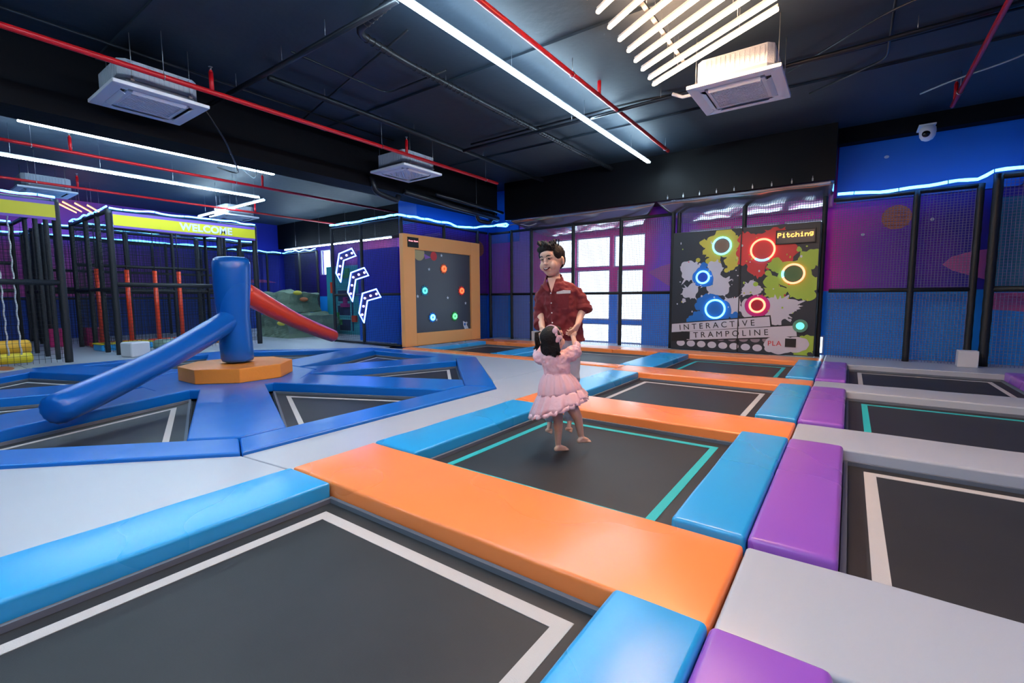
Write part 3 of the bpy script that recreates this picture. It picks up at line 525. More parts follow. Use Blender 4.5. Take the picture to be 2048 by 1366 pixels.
S(4, -2.78, 1.70, .23, 3, 61, lob=.08, spike=.2); S(4, -2.78, 1.95, .09, 0, 62); S(4, -2.5, .97, .33, 5, 63, lob=.12, spike=.15); S(4, -2.85, .78, .14, 2, 64); S(4, -3.0, .67, .12, 2, 65); S(4, -2.74, 1.12, .18, 3, 66); S(4, -2.08, .82, .09, 2, 67)
S(5, -1.63, 1.05, .245, 0, 71, lob=.02)
S(3, -3.42, .38, .17, 6, 81, spike=.3); S(2, -.68, .25, .2, 8, 82, spike=.4); S(2, -.8, .12, .16, 6, 83, spike=.3)
rr = random.Random(5)
for i in range(90):
    x, z = rr.uniform(-3.35, -.7), rr.uniform(.9, 2.6); shapes.append((ell(x, z, rr.uniform(.006, .022), rr.uniform(.006, .03), 8), rr.choice([0, 0, 0, 2, 3, 1])))
for (x, z, r, m_) in ((-2.9, 2.1, .05, 3), (-2.86, 2.0, .03, 0), (-1.45, 1.75, .06, 2), (-1.68, 1.52, .05, 2), (-2.28, 1.84, .05, 3), (-.6, 1.25, .03, 2), (-1.0, .75, .03, 0), (-1.4, 1.72, .025, 2)): shapes.append((ell(x, z, r, r, 20), m_))
# ovals along the foot
for i in range(10): shapes.append((ell(-3.24+i*.235, .155-.004*i, .095, .075, 24), 0))
for i in range(6): shapes.append((ell(-2.35+i*.235, .31, .095, .065, 24), 7))  # second row of ovals, printed in lilac grey
sh2 = []
sh2.append(([(-3.46, .185), (-.84, .38), (-.865, .665), (-1.33, .63), (-1.365, .85), (-3.46, .62)], 6))
# slanted word strips
sh2.append(([(-3.46, .40), (-1.36, .61), (-1.385, .82), (-3.46, .60)], 0)); sh2.append(([(-3.10, .23), (-.86, .415), (-.885, .64), (-3.12, .43)], 0))
sh2.append((blob(-1.16, .22, .2, 0, 90, lob=.05, sq=1.5), 0)); sh2.append((blob(-.85, .24, .17, 0, 91, lob=.05, sq=1.2), 0))
mb = MB()
for k, (poly, mi) in enumerate(shapes): mb.prism([(x+2.0, z) for x, z in poly], .0605+.00003*k, .0612+.00003*k, mi, TF(0))
mb.build('splash_print', PM, IB)
mb = MB()
for k, (poly, mi) in enumerate(sh2): mb.prism([(x+2.0, z) for x, z in poly], .066+.0003*k, .068+.0003*k, mi, TF(0))
for (x, z, w) in ((-3.13, .34, .19), (-.97, .27, .2)): mb.box((x+2-w/2, -.082, z-.09), (x+2+w/2, -.07, z+.09), 6)
mb.box((-.003-.008, -.0725, 0.01), (.011, -.0705, 2.75), 6)
mb.build('word_strips', PM, IB)
lettering('INTERACTIVE', (-1.28, -.0735, .46), .185, M['ink'], IB, 'lettering', rot=(PI/2, -.098, 0), space=1.55)
lettering('TRAMPOLINE', (-.95, -.0735, .29), .185, M['ink'], IB, 'lettering', rot=(PI/2, -.083, 0), space=1.55)
lettering('PLA', (.60, -.0735, .19), .15, M['redp'], IB, 'lettering', rot=(PI/2, -.03, 0), space=1.1)
def ring_light(x, z, r, th, m, m2, hole, parent, T, mseg=None, seg=None):
    mb = MB(); pts = [(x+r*math.cos(2*PI*i/48), z+r*math.sin(2*PI*i/48)) for i in range(48)]
    mb.tube([T @ Vector((a, b, .02)) for a, b in pts], th, 8, closed=True); 
    if seg:
        a0, a1 = seg; mb.tube([T @ Vector((x+r*math.cos(t), z+r*math.sin(t), .022)) for t in [a0+(a1-a0)*i/14 for i in range(15)]], th*1.12, 8, mi=1)
    o = mb.build('ring_light', [m, mseg or m], parent)
    mb = MB(); mb.prism(ell(x, z, r-th*.6, r-th*.6, 40), .004, .012, 0, T); mb.build('target', m2, o)
TI = Matrix(((1, 0, 0, 0), (0, 0, -1, -.066), (0, 1, 0, 0), (0, 0, 0, 1)))
for (x, z, r, th, m, m2, ms, sg) in ((-2.39, 2.39, .185, .019, 'cyan', mat('brown_target', (.20, .11, .07, 1), .5), None, None), (-1.57, 2.25, .225, .02, 'salmon', M['redp'], 'cyan', (-2.2, -1.0)), (-2.78, 1.70, .135, .02, 'cyan', mat('blue_target', (.003, .05, .4, 1), .5), None, None),
    (-.98, 1.72, .195, .02, 'salmon', mat('green_target', (.06, .15, .05, 1), .5), 'cyan', (2.8, 3.5)), (-2.49, .97, .205, .02, 'cyan', M['bluep'], None, None), (-1.63, 1.06, .145, .022, 'salmon', mat('crimson_target', (.3, .005, .03, 1), .5), None, None)):
    ring_light(x+2, z, r, th, G[m], m2, None, IB, TI, G[ms] if ms else None, sg)
mb = MB(); mb.prism(ell(-.81+2, .635, .135, .135), 0.002, .03, 0, TI); o = mb.build('start_button', mat('green_grey_button_rim', (.12, .3, .2, 1), .5), IB); mb = MB(); mb.prism(ell(-.81+2, .635, .075, .075), .0305, .04, 0, TI); mb.build('button_light', G['mint'], o)
# dot matrix sign
FONT = {'P': ['####.', '#...#', '#...#', '####.', '#....', '#....', '#....'], 'i': ['..#..', '.....', '.##..', '..#..', '..#..', '..#..', '.###.'], 't': ['.#...', '.#...', '####.', '.#...', '.#...', '.#..#', '..##.'],
 'c': ['.....', '.....', '.###.', '#....', '#....', '#...#', '.###.'], 'h': ['#....', '#....', '#.##.', '##..#', '#...#', '#...#', '#...#'], 'n': ['.....', '.....', '#.##.', '##..#', '#...#', '#...#', '#...#'], 'g': ['.....', '.####', '#...#', '#...#', '.####', '....#', '.###.'],
 'r': ['.....', '.....', '#.##.', '##..#', '#....', '#....', '#....'], 'e': ['.....', '.....', '.###.', '#...#', '#####', '#....', '.###.'], 's': ['.....', '.....', '.####', '#....', '.###.', '....#', '####.'], 'S': ['.####', '#....', '#....', '.###.', '....#', '....#', '####.'], 'a': ['.....', '.....', '.###.', '....#', '.####', '#...#', '.####'], ' ': ['.....']*7, 'T': ['#####', '..#..', '..#..', '..#..', '..#..', '..#..', '..#..']}
def dots(txt, x0, z0, px, m, parent, T, bold=1.25):
    mb = MB()
    for k, ch in enumerate(txt):
        for r_, row in enumerate(FONT[ch]):
            for q, c in enumerate(row):
                if c == '#': x = x0+(k*6+q)*px; z = z0+(6-r_)*px; mb.box((x, z, .004), (x+px*bold, z+px*bold, .007), 0, T)
    return mb.build('dot_matrix_lettering', m, parent)
mb = MB(); mb.box((-1.33+2, 2.34, 0), (-.62+2, 2.63, .03), 0, TI); mb.box((-1.31+2, 2.36, .03), (-.64+2, 2.61, .031), 1, TI); o = mb.build('display', [M['slot'], mat('display_face', (.03, .025, .04, 1), .3)], IB)
dots('Pitching', .70, 2.475, .0135, G['yel'], o, TI @ Matrix.Translation((0, 0, .03)))

# ---------------------------------------------------------------- orange framed game board
OB = empty('target_board', (-9.22, 9.55, 0), 'orange framed game board with a dark starry field and glowing targets', 'game board')
y0, y1 = -1.53, 1.47; s0, s1, sz0, sz1 = -1.13, 1.06, .34, 2.5
TO = Matrix(((0, 0, 1, 0), (1, 0, 0, 0), (0, 1, 0, 0), (0, 0, 0, 1)))
mb = MB()
for a in ((y0, 0, s0, 2.88), (s1, 0, y1, 2.88), (s0, 0, s1, sz0), (s0, sz1, s1, 2.88)): mb.box((-.06, a[0], a[1]), (.08, a[2], a[3]))
mb.build('frame', mat('orange_padded_frame', (1.0, .42, .13, 1), .40, bump=.1, bscale=5), OB, bevel=.01)
mb = MB(); mb.box((-.05, s0, sz0), (.03, s1, sz1)); mb.build('screen', mat('slate_star_field', (.05, .055, .075, 1), .28, bump=.08, bscale=3), OB)
TS = TO @ Matrix.Translation((0, 0, .03))
def star(cx, cz, r, n=5, inn=.45, rot=PI/2): return [(cx+(r if i % 2 == 0 else r*inn)*math.cos(rot+PI*i/n), cz+(r if i % 2 == 0 else r*inn)*math.sin(rot+PI*i/n)) for i in range(2*n)]
mb = MB()
for k, (p, mi) in enumerate([(star(a, b, .05), 0) for a, b in ((-.42, 2.30), (-.02-.1, 2.34+.08), (-1.03, 1.3), (.1, 1.26), (.85, 1.1), (-.36, .66), (-.6, 2.02), (.88, .52))]+[(ell(-.95, 2.42, .19, .19), 1), ([(-.78, 2.42), (-.52, 2.34), (-.74, 2.28)], 4), (ell(-.42, 2.38, .12, .12), 2), ([(.72, .58), (.83, .54), (.93, .40), (.97, .33), (.88, .35), (.84, .30), (.78, .36), (.73, .45)], 0), (ell(.80, .48, .04, .04, 16), 3)]):
    mb.prism(p, .001+.0004*k, .002+.0004*k, mi, TS)
mb.build('sky_print', [M['mural_white'], mat('straw_planet', (.45, .36, .18, 1), .5), M['redp'], M['bluep'], M['mural_lilac']], OB)
for (a, b, cf, cl) in ((-.03-.02, 2.06, M['mural_orange'], 'redl'), (-.79, 1.45, M['mural_teal'], 'mint'), (.67, 1.46, M['redp'], 'redl'), (-.52, .73, M['bluep'], 'cyan'), (.36, .73, M['green'], 'green')):
    mb = MB(); mb.prism(star(a, b, .155, 10, .72), .008, .016, 0, TS); o = mb.build('target', cf, OB)
    mb = MB(); mb.tube([TS @ Vector((a+.062*math.cos(2*PI*i/24), b+.062*math.sin(2*PI*i/24), .028)) for i in range(24)], .026, 8, closed=True); mb.build('target_light', G[cl], o)
mb = MB(); mb.box((-1.38, 2.55, .05), (-1.02, 2.80, .06+.02), 0, TO @ Matrix.Translation((0, 0, .02))); o = mb.build('display', M['slot'], OB)
dots('Press Start', -1.355, 2.69, .0048, G['pink'], o, TO @ Matrix.Translation((0, 0, .098)), 1.3)

# ---------------------------------------------------------------- three neon arrows
def arrow(label, cx, cz):
    e = empty('arrow_sign', (cx, 8.055, cz), label, 'lit sign', 'lit arrow signs')
    P = [(.22, .33), (.40, .12), (-.17, .02), (-.35, -.58), (-.55, -.32), (-.37, .22)]
    mb = MB(); mb.prism(P, 0, .03, 0, TF(0)); mb.build('backing', mat('arrow_backing', (.03, .03, .12, 1), .3), e)
    mb = MB(); mb.tube([Vector((x, -.04, z)) for x, z in P], .019, 8, closed=True); mb.build('neon_tube', G['neon'], e)
    for (x, z) in ((.23, .20), (-.02, .155), (-.27, .09), (-.34, -.13), (-.41, -.36)):
        mb = MB(); mb.ball((x, -.045, z), .032, nu=12, nv=8); mb.build('bulb', G['bulb'], e)
arrow('blue and white lit arrow sign, topmost of the three on the netting', -11.45, 2.30)
arrow('blue and white lit arrow sign, middle of the three on the netting', -10.93, 1.75)
arrow('blue and white lit arrow sign, lowest of the three on the netting', -10.45, 1.17)
# ---------------------------------------------------------------- ceiling services
def led(label, p0, p1, group='white LED ceiling strips', m='led', w=.045, hang=True, name='led_strip', nh=4):
    p0, p1 = Vector(p0), Vector(p1); d = p1-p0; L = d.length; a = math.atan2(d.y, d.x)
    e = empty(name, p0, label, 'ceiling light', group, a)
    mb = MB(); mb.box((0, -w*.2, 0), (L, w*.2, .035)); mb.build('housing', M['alu'], e)
    mb = MB(); mb.box((.004, -w/2, -.034), (L-.004, w/2, -.0005)); mb.build('diffuser', M[m], e, bevel=.01)
    if hang:
        for i in range(nh):
            t = L*(i+.5)/nh; mb = MB(); mb.tube([(t, 0, .035), (t, 0, ZC-p0.z-.004)], .0025, 5); mb.build('suspension_wire', M['steel'], e)
    return e
led('long white LED strip running overhead to the far black beam', (-3.84, -4.2, 4.3), (-3.84, 10.65, 4.3), w=.075, nh=7)
led('white LED strip at the left, upper of the two parallel ones', (-10.42, 1.59, 4.0), (-10.42, 5.52, 4.0), w=.06)
led('white LED strip at the left, lower of the two parallel ones', (-13.1, 1.2, 4.0), (-13.1, 6.50, 4.0), w=.06)
led('white LED strip set crosswise at the left, above the WELCOME banner', (-13.3, 6.72, 4.0), (-17.6, 6.72, 4.0), w=.06)
led('white LED strip low in the far left corner above the climbing wall', (-20.0, 10.9, 3.38), (-13.0, 10.9, 3.38), w=.06)
# added strips out of view, put in to brighten the foreground
led('added warm white LED fill strip overhead to the right of the camera', (2.3, -4.2, 4.3), (2.3, 3.2, 4.3), w=.075, m='soft')
led('added white LED fill strip directly over the camera', (-1.2, -4.2, 4.3), (-1.2, .8, 4.3), w=.075)
led('added white LED fill strip behind the photographer over the grey walkway', (-7.2, -4.2, 4.3), (-7.2, .0, 4.3), w=.075)
u = Vector((1.64, -.95, 0)).normalized()
ords = ['lowest', 'second lowest', 'third from the bottom', 'fourth from the bottom', 'fifth from the bottom', 'sixth from the bottom', 'seventh from the bottom', 'topmost visible', 'just above the picture', 'further above the picture', 'last beyond the picture']
ends = [(-2.37, 6.66), (-2.35, 6.44), (-2.34, 6.15), (-2.33, 5.88), (-2.31, 5.60), (-2.30, 5.31), (-2.29, 5.01), (-2.27, 4.68), (-2.26, 4.4), (-2.25, 4.11), (-2.24, 3.82)]
for (x, y), t in zip(ends, ords):
    p = Vector((x, y, 4.2)); led('warm white LED tube of the slanting fan above the air conditioner, '+t, p, p+u*1.88, 'warm LED tubes of the ceiling fan of lights', 'warm', .04, nh=2, name='warm_led_tube')
for (sx, sy, ex, ey) in ((-1.9, 6.5, -1.85, 3.6),):
    mb = MB(); mb.box((sx, ey-.05, 4.237), (sx+.05, sy-.1, 4.262)); tag(mb.build('mounting_bar', M['conduit']), 'thin metal bar carrying the warm LED tubes', 'mounting bar')
for i, y in enumerate((8.4, 9.3)):
    pass
for (x, y, t) in ((-17.66, 3.31, 'first from the left'), (-17.33, 3.36, 'second from the left'), (-17.3, 3.6, 'third from the left'), (-17.4, 3.88, 'rightmost')):
    p = Vector((x, y, 3.9)); led('orange LED tube of the far fan between the yellow banners, '+t, p, p+Vector((-1.45, .68, 0)), 'warm LED tubes of the far left fan', 'amber', .03, nh=2, name='warm_led_tube')

def red_pipe(label, x, y0, y1, z, stubs, hang, r=.034):
    e = empty('sprinkler_pipe', (x, y0, z), label, 'pipe', 'red sprinkler pipes')
    mb = MB(); mb.tube([(0, 0, 0), (0, y1-y0, 0)], r, 14); mb.build('pipe', M['pipe'], e)
    for y in stubs:
        mb = MB(); mb.tube([(0, y-y0, r*.3), (0, y-y0, .26)], r*.85, 12); mb.tube([(0, y-y0, .26), (0, y-y0, .285)], r*.6, 10); mb.build('riser', M['pipe'], e)
        mb = MB(); mb.tube([(0, y-y0, .285), (0, y-y0, .31)], .012, 8); mb.lathe([(.004, 0), (.026, .002), (.026, .006), (.004, .01)], (0, y-y0, .325), 12); mb.tube([(-.014, y-y0, .3), (-.014, y-y0, .33)], .003, 5); mb.tube([(.014, y-y0, .3), (.014, y-y0, .33)], .003, 5); mb.build('sprinkler_head', M['steel'], e)
    for y in hang:
        mb = MB(); mb.tube([(0, y-y0, r), (0, y-y0, ZC-z)], .004, 6); mb.tube([(r*1.15*math.cos(a), y-y0, r*1.15*math.sin(a)) for a in [2*PI*i/16 for i in range(16)]], .006, 6, closed=True); mb.build('hanger', M['steel'], e)
red_pipe('bright red sprinkler pipe crossing in front of the two left air conditioners', -7.17, -4.8, 9.35, 4.05, [3.0, 6.45], [2.45, 5.85, 8.9])
red_pipe('bright red sprinkler pipe running beside the long LED strip', -3.33, -4.8, 10.4, 4.38, [6.97], [3.9, 6.1, 10.2])
red_pipe('red sprinkler pipe at the right, ending near the security camera', 1.19, -4.8, 10.55, 4.3, [10.3], [9.9], .032)
red_pipe('dark red sprinkler pipe beneath the upper left LED strip', -11.5, -4.8, 10.8, 3.9, [2.4, 5.8], [1.9, 5.2], .03)
red_pipe('dark red sprinkler pipe at the far left, lowest in the picture', -15.0, -4.8, 10.8, 3.9, [3.2, 7.3], [2.5, 6.2], .03)

def ac(label, cx, cy, zb=3.9, rods=True):
    e = empty('cassette_air_conditioner', (cx, cy, zb), label, 'air conditioner', 'cassette air conditioners')
    h = .535
    mb = MB(); 
    # panel: a square ring around the intake, with four outlet slots cut along its sides
    i0, s0_, s1_ = .30, .345, .405
    frame_strip(mb, rect(-h, h, -h, h), rect(-s1_, s1_, -s1_, s1_), 0, .045); frame_strip(mb, rect(-s0_, s0_, -s0_, s0_), rect(-i0, i0, -i0, i0), -.004, .045)
    for sx in (-1, 1):
        for sy in (-1, 1): mb.box((min(sx*s0_, sx*s1_), min(sy*s0_, sy*s1_), 0), (max(sx*s0_, sx*s1_), max(sy*s0_, sy*s1_), .045))
    mb.build('panel', M['ac'], e, bevel=.006)
    mb = MB(); frame_strip(mb, rect(-s1_+.001, s1_-.001, -s1_+.001, s1_-.001), rect(-s0_-.001, s0_+.001, -s0_-.001, s0_+.001), .02, .04); mb.build('air_slot', M['slot'], e)
    mb = MB(); mb.box((-i0, -i0, .012), (i0, i0, .03), 1)
    for k in range(-13, 14):
        q = k*.042
        for sgn in (1, -1):
            T = Matrix.Rotation(sgn*PI/4, 4, 'Z')
            L = i0*1.36-abs(q)
            if L > .02: mb.box((q-.006, -L, -.003), (q+.006, L, .012), 0, T)
    o = mb.build('intake_grille', [M['ac'], M['acpale']], e)
    for k in range(4):
        T = Matrix.Rotation(k*PI/2, 4, 'Z') @ Matrix.Translation((s1_-.002, 0, -.002)) @ Matrix.Rotation(-.55 if k % 2 else -.4, 4, 'Y')
        mb = MB(); mb.box((-.062, -.30, -.004), (.004, .30, .004), 0, T); mb.build('louvre', M['ac'], e, bevel=.002)
    b = .44
    mb = MB(); c = .07; oct_ = [(-b+c, -b), (b-c, -b), (b, -b+c), (b, b-c), (b-c, b), (-b+c, b), (-b, b-c), (-b, -b+c)]
    mb.prism(oct_, .12, .355)
    for k in range(4):
        T = Matrix.Rotation(k*PI/2, 4, 'Z')
        for q in range(-6, 7): mb.box((b-.001, q*.055-.018, .15), (b+.008, q*.055+.018, .335), 0, T)
    mb.build('insulated_body', M['acfoam'], e, bevel=.015)
    mb = MB(); mb.prism([(x*1.005, y*1.005) for x, y in oct_], .045, .12); mb.build('lower_band', M['acband'], e)
    for sx, sy in ((-1, -1), (1, -1), (1, 1), (-1, 1)):
        mb = MB(); x, y = sx*(b+.035), sy*(b-.12); mb.tube([(x, y, .08), (x, y, ZC-zb)], .0055, 8); mb.box((min(x-.02, x-sx*.06), y-.02, .09), (max(x+.02, x-sx*.06), y+.02, .11)); mb.tube([(x, y, .08), (x, y, .15)], .012, 6); mb.build('hanging_rod', M['steel'], e)
    mb = MB(); mb.box((-b-.14, .12, .14), (-b, .36, .28)); mb.tube([(-b-.10, .2, .22), (-b-.35, .2, .22), (-b-.5, .2, .3)], .025, 8); mb.build('pipe_connection', M['acfoam'], e, bevel=.006)
    return e
ac('white cassette air conditioner at the upper left, behind the red pipe', -7.93, 2.52)
ac('white cassette air conditioner near the top centre left, smaller, over the blue column', -7.86, 7.05)
ac('white cassette air conditioner at the upper right below the warm LED tubes', -1.31, 6.95)
ac('blue tinted cassette air conditioner at the far left above the plain yellow banner', -16.4, 2.85)
ac('blue tinted cassette air conditioner at the far left above the WELCOME banner', -16.5, 7.35)

# trays, conduits and cables below the ceiling
def conduit(label, pts, r=.03, m='conduit', name='conduit', cat='conduit', hang=None, group='black conduits under the ceiling', straps=False):
    P = []
    pts = [Vector(p) for p in pts]
    for i, p in enumerate(pts):
        if 0 < i < len(pts)-1:
            a, b = pts[i-1], pts[i+1]; ra = min(.18, (a-p).length*.4, (b-p).length*.4); pa = p+(a-p).normalized()*ra; pb = p+(b-p).normalized()*ra
            for t in (0, .25, .5, .75, 1): P.append(pa*(1-t)**2+p*2*t*(1-t)+pb*t*t)
        else: P.append(p)
    mb = MB(); mb.tube(P, r, 10); o = tag(mb.build(name, M[m]), label, cat, group)
    if hang:
        for (x, y, z) in hang:
            mb = MB(); mb.tube([(x, y, z), (x, y, ZC)], .004, 6); mb.build('hanger', M['steel'], o)
    if straps:
        mb = MB(); a, b = P[0], P[-1]
        for k in range(len(P)-1):
            d = (P[k+1]-P[k]); n = int(d.length/.09)
            for q in range(n):
                p = P[k]+d*(q/n); dd = d.normalized(); mb.tube([p-dd*.004, p+dd*.004], r*1.18, 8)
        mb.build('wrapping_seam', M['ink'], o)
    return o
conduit('thick black wrapped cable bundle bending under the ceiling beside the LED strip', [(-4.2, 3.62, 4.47), (-5.02, 3.75, 4.47), (-5.1, 4.6, 4.47), (-5.1, 6.4, 4.47), (-5.05, 9.5, 4.47), (-5.0, 11.25, 4.45)], .045, hang=[(-5.1, 5.4, 4.5), (-5.08, 8, 4.5)], straps=True)
conduit('black cable tray running toward the far beam over the left air conditioners', [(-7.0, 3.7, 4.45), (-7.0, 6.5, 4.45), (-7.0, 11.2, 4.45)], .045, hang=[(-7.0, 4.6, 4.45), (-7.0, 6.5, 4.45), (-7, 8.6, 4.45)])
conduit('black conduit crossing overhead from the left beam to the cable bundle', [(-8.6, 3.5, 4.36), (-6.2, 3.52, 4.36), (-4.0, 3.52, 4.36)], .035, hang=[(-7.6, 3.52, 4.42), (-6.3, 3.52, 4.42), (-5.3, 3.52, 4.42)])
conduit('long black crosswise conduit passing under the long LED strip', [(-6.8, 7.7, 4.36), (-4.5, 7.68, 4.36), (-.2, 7.66, 4.40), (2.5, 7.66, 4.45)], .03, hang=[(-4.2, 7.68, 4.4), (-2.6, 7.68, 4.4), (.5, 7.66, 4.4)])
conduit('second thin black conduit beside the long crosswise one', [(-6.8, 7.95, 4.555), (-3, 7.95, 4.555), (-2.3, 8.1, 4.555), (2.5, 8.1, 4.555)], .018)
conduit('thin conduit along the left beam above the red pipe', [(-7.95, -3, 4.55), (-7.95, 6.8, 4.55)], .018)
conduit('thin black conduit between the two left air conditioners', [(-6.2, 3.6, 4.53), (-6.2, 5.2, 4.53), (-4.9, 5.2, 4.53)], .016)
conduit('thin black conduit over the dark ceiling between two crosswise ribs', [(-8.3, 5.0, 4.55), (-4.6, 4.2, 4.55)], .014)
conduit('black pipe along the beam above the blue column', [(-8.55, 7.6, 3.72), (-8.5, 9.2, 3.62), (-8.5, 11.1, 3.55)], .07)
conduit('second black pipe along the beam above the blue column', [(-8.42, 8.5, 3.80), (-8.36, 11.15, 3.72)], .045)
conduit('kinked black drain pipe hanging below the beam in the corner', [(-8.6, 10.2, 3.75), (-8.6, 10.3, 3.42), (-8.6, 10.9, 3.42), (-8.6, 11.1, 3.8)], .05, hang=[(-8.6, 10.25, 3.45)])
conduit('curved black pipe on the beam left of the blue column', [(-8.597, 6.7, 3.9), (-8.597, 6.8, 3.58), (-8.597, 7.4, 3.5), (-8.597, 7.45, 3.62)], .06)
conduit('thin black conduit crossing the right hand ceiling', [(-.9, 8.2, 4.52), (.2, 7.2, 4.52), (2.5, 6.2, 4.52)], .014)
conduit('thin black conduit bending above the security camera', [(.25, 6.0, 4.54), (.25, 8.6, 4.54), (-.7, 9.3, 4.54)], .016)
conduit('pale cable sagging across the right hand red pipe', [(.72, 9.8, 4.35), (1.1, 9.6, 4.40), (1.6, 9.4, 4.43), (2.0, 9.2, 4.50)], .012, 'cable', name='cable', cat='cable', group='pale cables')
conduit('dark cable dangling from the upper left air conditioner', [(-7.6, 3.05, 3.98), (-8.0, 3.5, 3.7), (-8.9, 4.1, 3.45), (-9.3, 3.9, 3.6)], .012, 'conduit', name='cable', cat='cable', group='dark cables')
conduit('thin grey cable dropping to the left LED strip', [(-9.32, 4.6, 3.98), (-9.34, 4.6, 3.5), (-9.9, 4.5, 3.9)], .008, 'cable', name='cable', cat='cable', group='pale cables')
conduit('pale cable drooping from the end of the cyan rope by the windows', [(-8.35, 11.5, 3.42), (-8.0, 11.45, 3.42), (-7.6, 11.4, 3.3), (-7.35, 11.4, 3.36)], .015, 'frame', name='cable', cat='cable', group='pale cables')
# smoke detector, ceiling cameras
e = empty('ceiling_light_disc', (-10.9, 4.6, ZC), 'round white ceiling lamp in the left bay below the beam', 'ceiling light')
mb = MB(); mb.lathe([(.16, 0), (.16, -.02), (.13, -.06), (.06, -.08), (.01, -.085)], (0, 0, 0), 28); mb.build('shade', M['ac'], e)
e = empty('security_camera', (.98, 11.38, 4.30), 'white dome security camera above the blue wall on the right', 'security camera')
mb = MB(); mb.box((-.13, -.06, -.03), (.11, .36, .0)); mb.build('bracket', M['ac'], e, bevel=.008)
mb = MB(); mb.lathe([(.06, -.02), (.115, -.06), (.12, -.12), (.11, -.2), (.08, -.255), (.03, -.28)], (0, 0, -.01), 28); o = mb.build('housing', M['ac'], e)
mb = MB(); mb.ball((-.02, -.075, -.18), (.065, .055, .065), nu=20, nv=14); mb.build('lens', mat('black_glass', (.005, .005, .006, 1), .1), o)
# clear plastic sheets hung from the far beam
def film(label, top, bot):
    mb = MB(); n = 48; vs = []; fs = []; m_ = 8
    for j in range(m_+1):
        for i in range(n+1):
            t = i/n; u_ = j/m_; a = Vector(top[0]).lerp(Vector(top[1]), t); b = Vector(bot[0]).lerp(Vector(bot[1]), t); p = a.lerp(b, u_)
            p.z += -.03*math.sin(u_*PI)+.012*math.sin(t*19)*u_*(1-u_)*4+.006*math.sin(t*47+1)*u_-.006; vs.append(p)
    for j in range(m_):
        for i in range(n): a = j*(n+1)+i; fs.append((a, a+1, a+n+2, a+n+1))
    mb.add(vs, fs, 0, True); o = mb.build('plastic_sheet', M['film']); so = o.modifiers.new('thick', 'SOLIDIFY'); so.thickness = .002
    return tag(o, label, 'plastic sheet', 'clear plastic sheets under the black beam')
film('clear wrinkled plastic sheet hanging under the black beam over the left window', ((-8.25, 11.29, 3.51), (-3.9, 11.29, 3.51)), ((-7.3, 11.98, 3.03), (-4.45, 11.98, 3.09)))
film('clear wrinkled plastic sheet hanging under the black beam over the splash painted board', ((-3.85, 11.29, 3.51), (-.36, 11.29, 3.51)), ((-3.43, 11.98, 3.05), (-.38, 11.98, 3.10)))
for i in range(9):
    x = -3.6+i*.36; mb = MB(); mb.box((x-.012, 11.27, 3.545), (x+.012, 11.299, 3.60)); mb.tube([(x, 11.28, 3.6), (x, 11.28, 3.64)], .006, 6)
    tag(mb.build('clip', M['steel']), 'small metal clip on the beam above the splash painted board', 'clip', 'clips along the black beam')

# ---------------------------------------------------------------- props
def cube(name, label, c, s, m, bev=.03, rz=0, group=None, cat='padded cube'):
    mb = MB(); mb.box((-s[0]/2, -s[1]/2, 0), (s[0]/2, s[1]/2, s[2])); o = mb.build(name, m, bevel=bev, seg=4); o.location = c; o.rotation_euler = (0, 0, rz); return tag(o, label, cat, group)
cube('padded_cube', 'white padded cube standing in front of the WELCOME cage', (-12.95, 3.50, zg), (.40, .40, .33), M['white'], .04, .25)
cube('padded_cube', 'white cube by the netting at the far right', (1.73, 11.3, -.002), (.27, .2, .29), M['white'], .012)
cube('padded_cube', 'white cube by the netting, just left of the boy', (-7.25, 11.35, -.01), (.32, .25, .3), M['white'], .012)
cube('padded_cube', 'magenta padded cube inside the cages at the left, left of its twin', (-17.7, 3.05, zg-.01), (.42, .4, .5), M['magenta'], .04, .1, 'magenta cubes')
cube('padded_cube', 'magenta padded cube inside the cages at the left, right of its twin', (-17.35, 3.75, zg-.01), (.36, .4, .5), M['magenta'], .04, .1, 'magenta cubes')
cube('foam_block', 'sky blue and yellow foam block behind the white cube', (-15.3, 3.9, zg-.01), (.5, 1.1, .16), V['sky'], .03, .1, cat='foam block')
mb = MB(); mb.box((-.26, -.56, .16), (.26, .56, .19)); o = mb.build('foam_top', M['yellow'], bpy.data.objects['foam_block'], bevel=.01); o['label'] = 'thin yellow top layer'
cube('padded_cube', 'orange padded block behind the blue arm, inside the WELCOME cage', (-15.3, 6.3, zg-.01), (.4, .5, .38), V['base_orange'], .03)
mb = MB(); mb.lathe([(.30, 0), (.36, .04), (.36, .2), (.3, .25), (.05, .26)], (-14.3, 4.6, zg-.01), 28); tag(mb.build('round_cushion', mat('pale_green_vinyl', (.28, .42, .34, 1), .5)), 'pale green round cushion behind the blue arm, below the WELCOME banner', 'cushion')
def roll(label, a, b, r, m, z):
    mb = MB(); a, b = Vector(a), Vector(b); d = (b-a).normalized(); mb.tube([a-d*.05, a-d*.03, a, b, b+d*.03, b+d*.05], [r*.6, r*.9, r, r, r*.9, r*.6], 20)
    return tag(mb.build('padded_roller', m), label, 'padded roller', 'padded rollers')
roll('yellow padded roller on the floor of the left cage', (-13.15, -.2, .12), (-13.15, 1.85, .12), .10, M['yellow'], 0)
roll('orange yellow padded roller behind the yellow one at the left edge', (-13.6, 1.0, .30), (-13.6, 1.9, .30), .15, mat('amber_vinyl', (.8, .42, .02, 1), .5), 0)
roll('purple padded roller behind the yellow one at the left edge', (-13.62, -.2, .24), (-13.62, .93, .24), .15, V['purple'], 0)
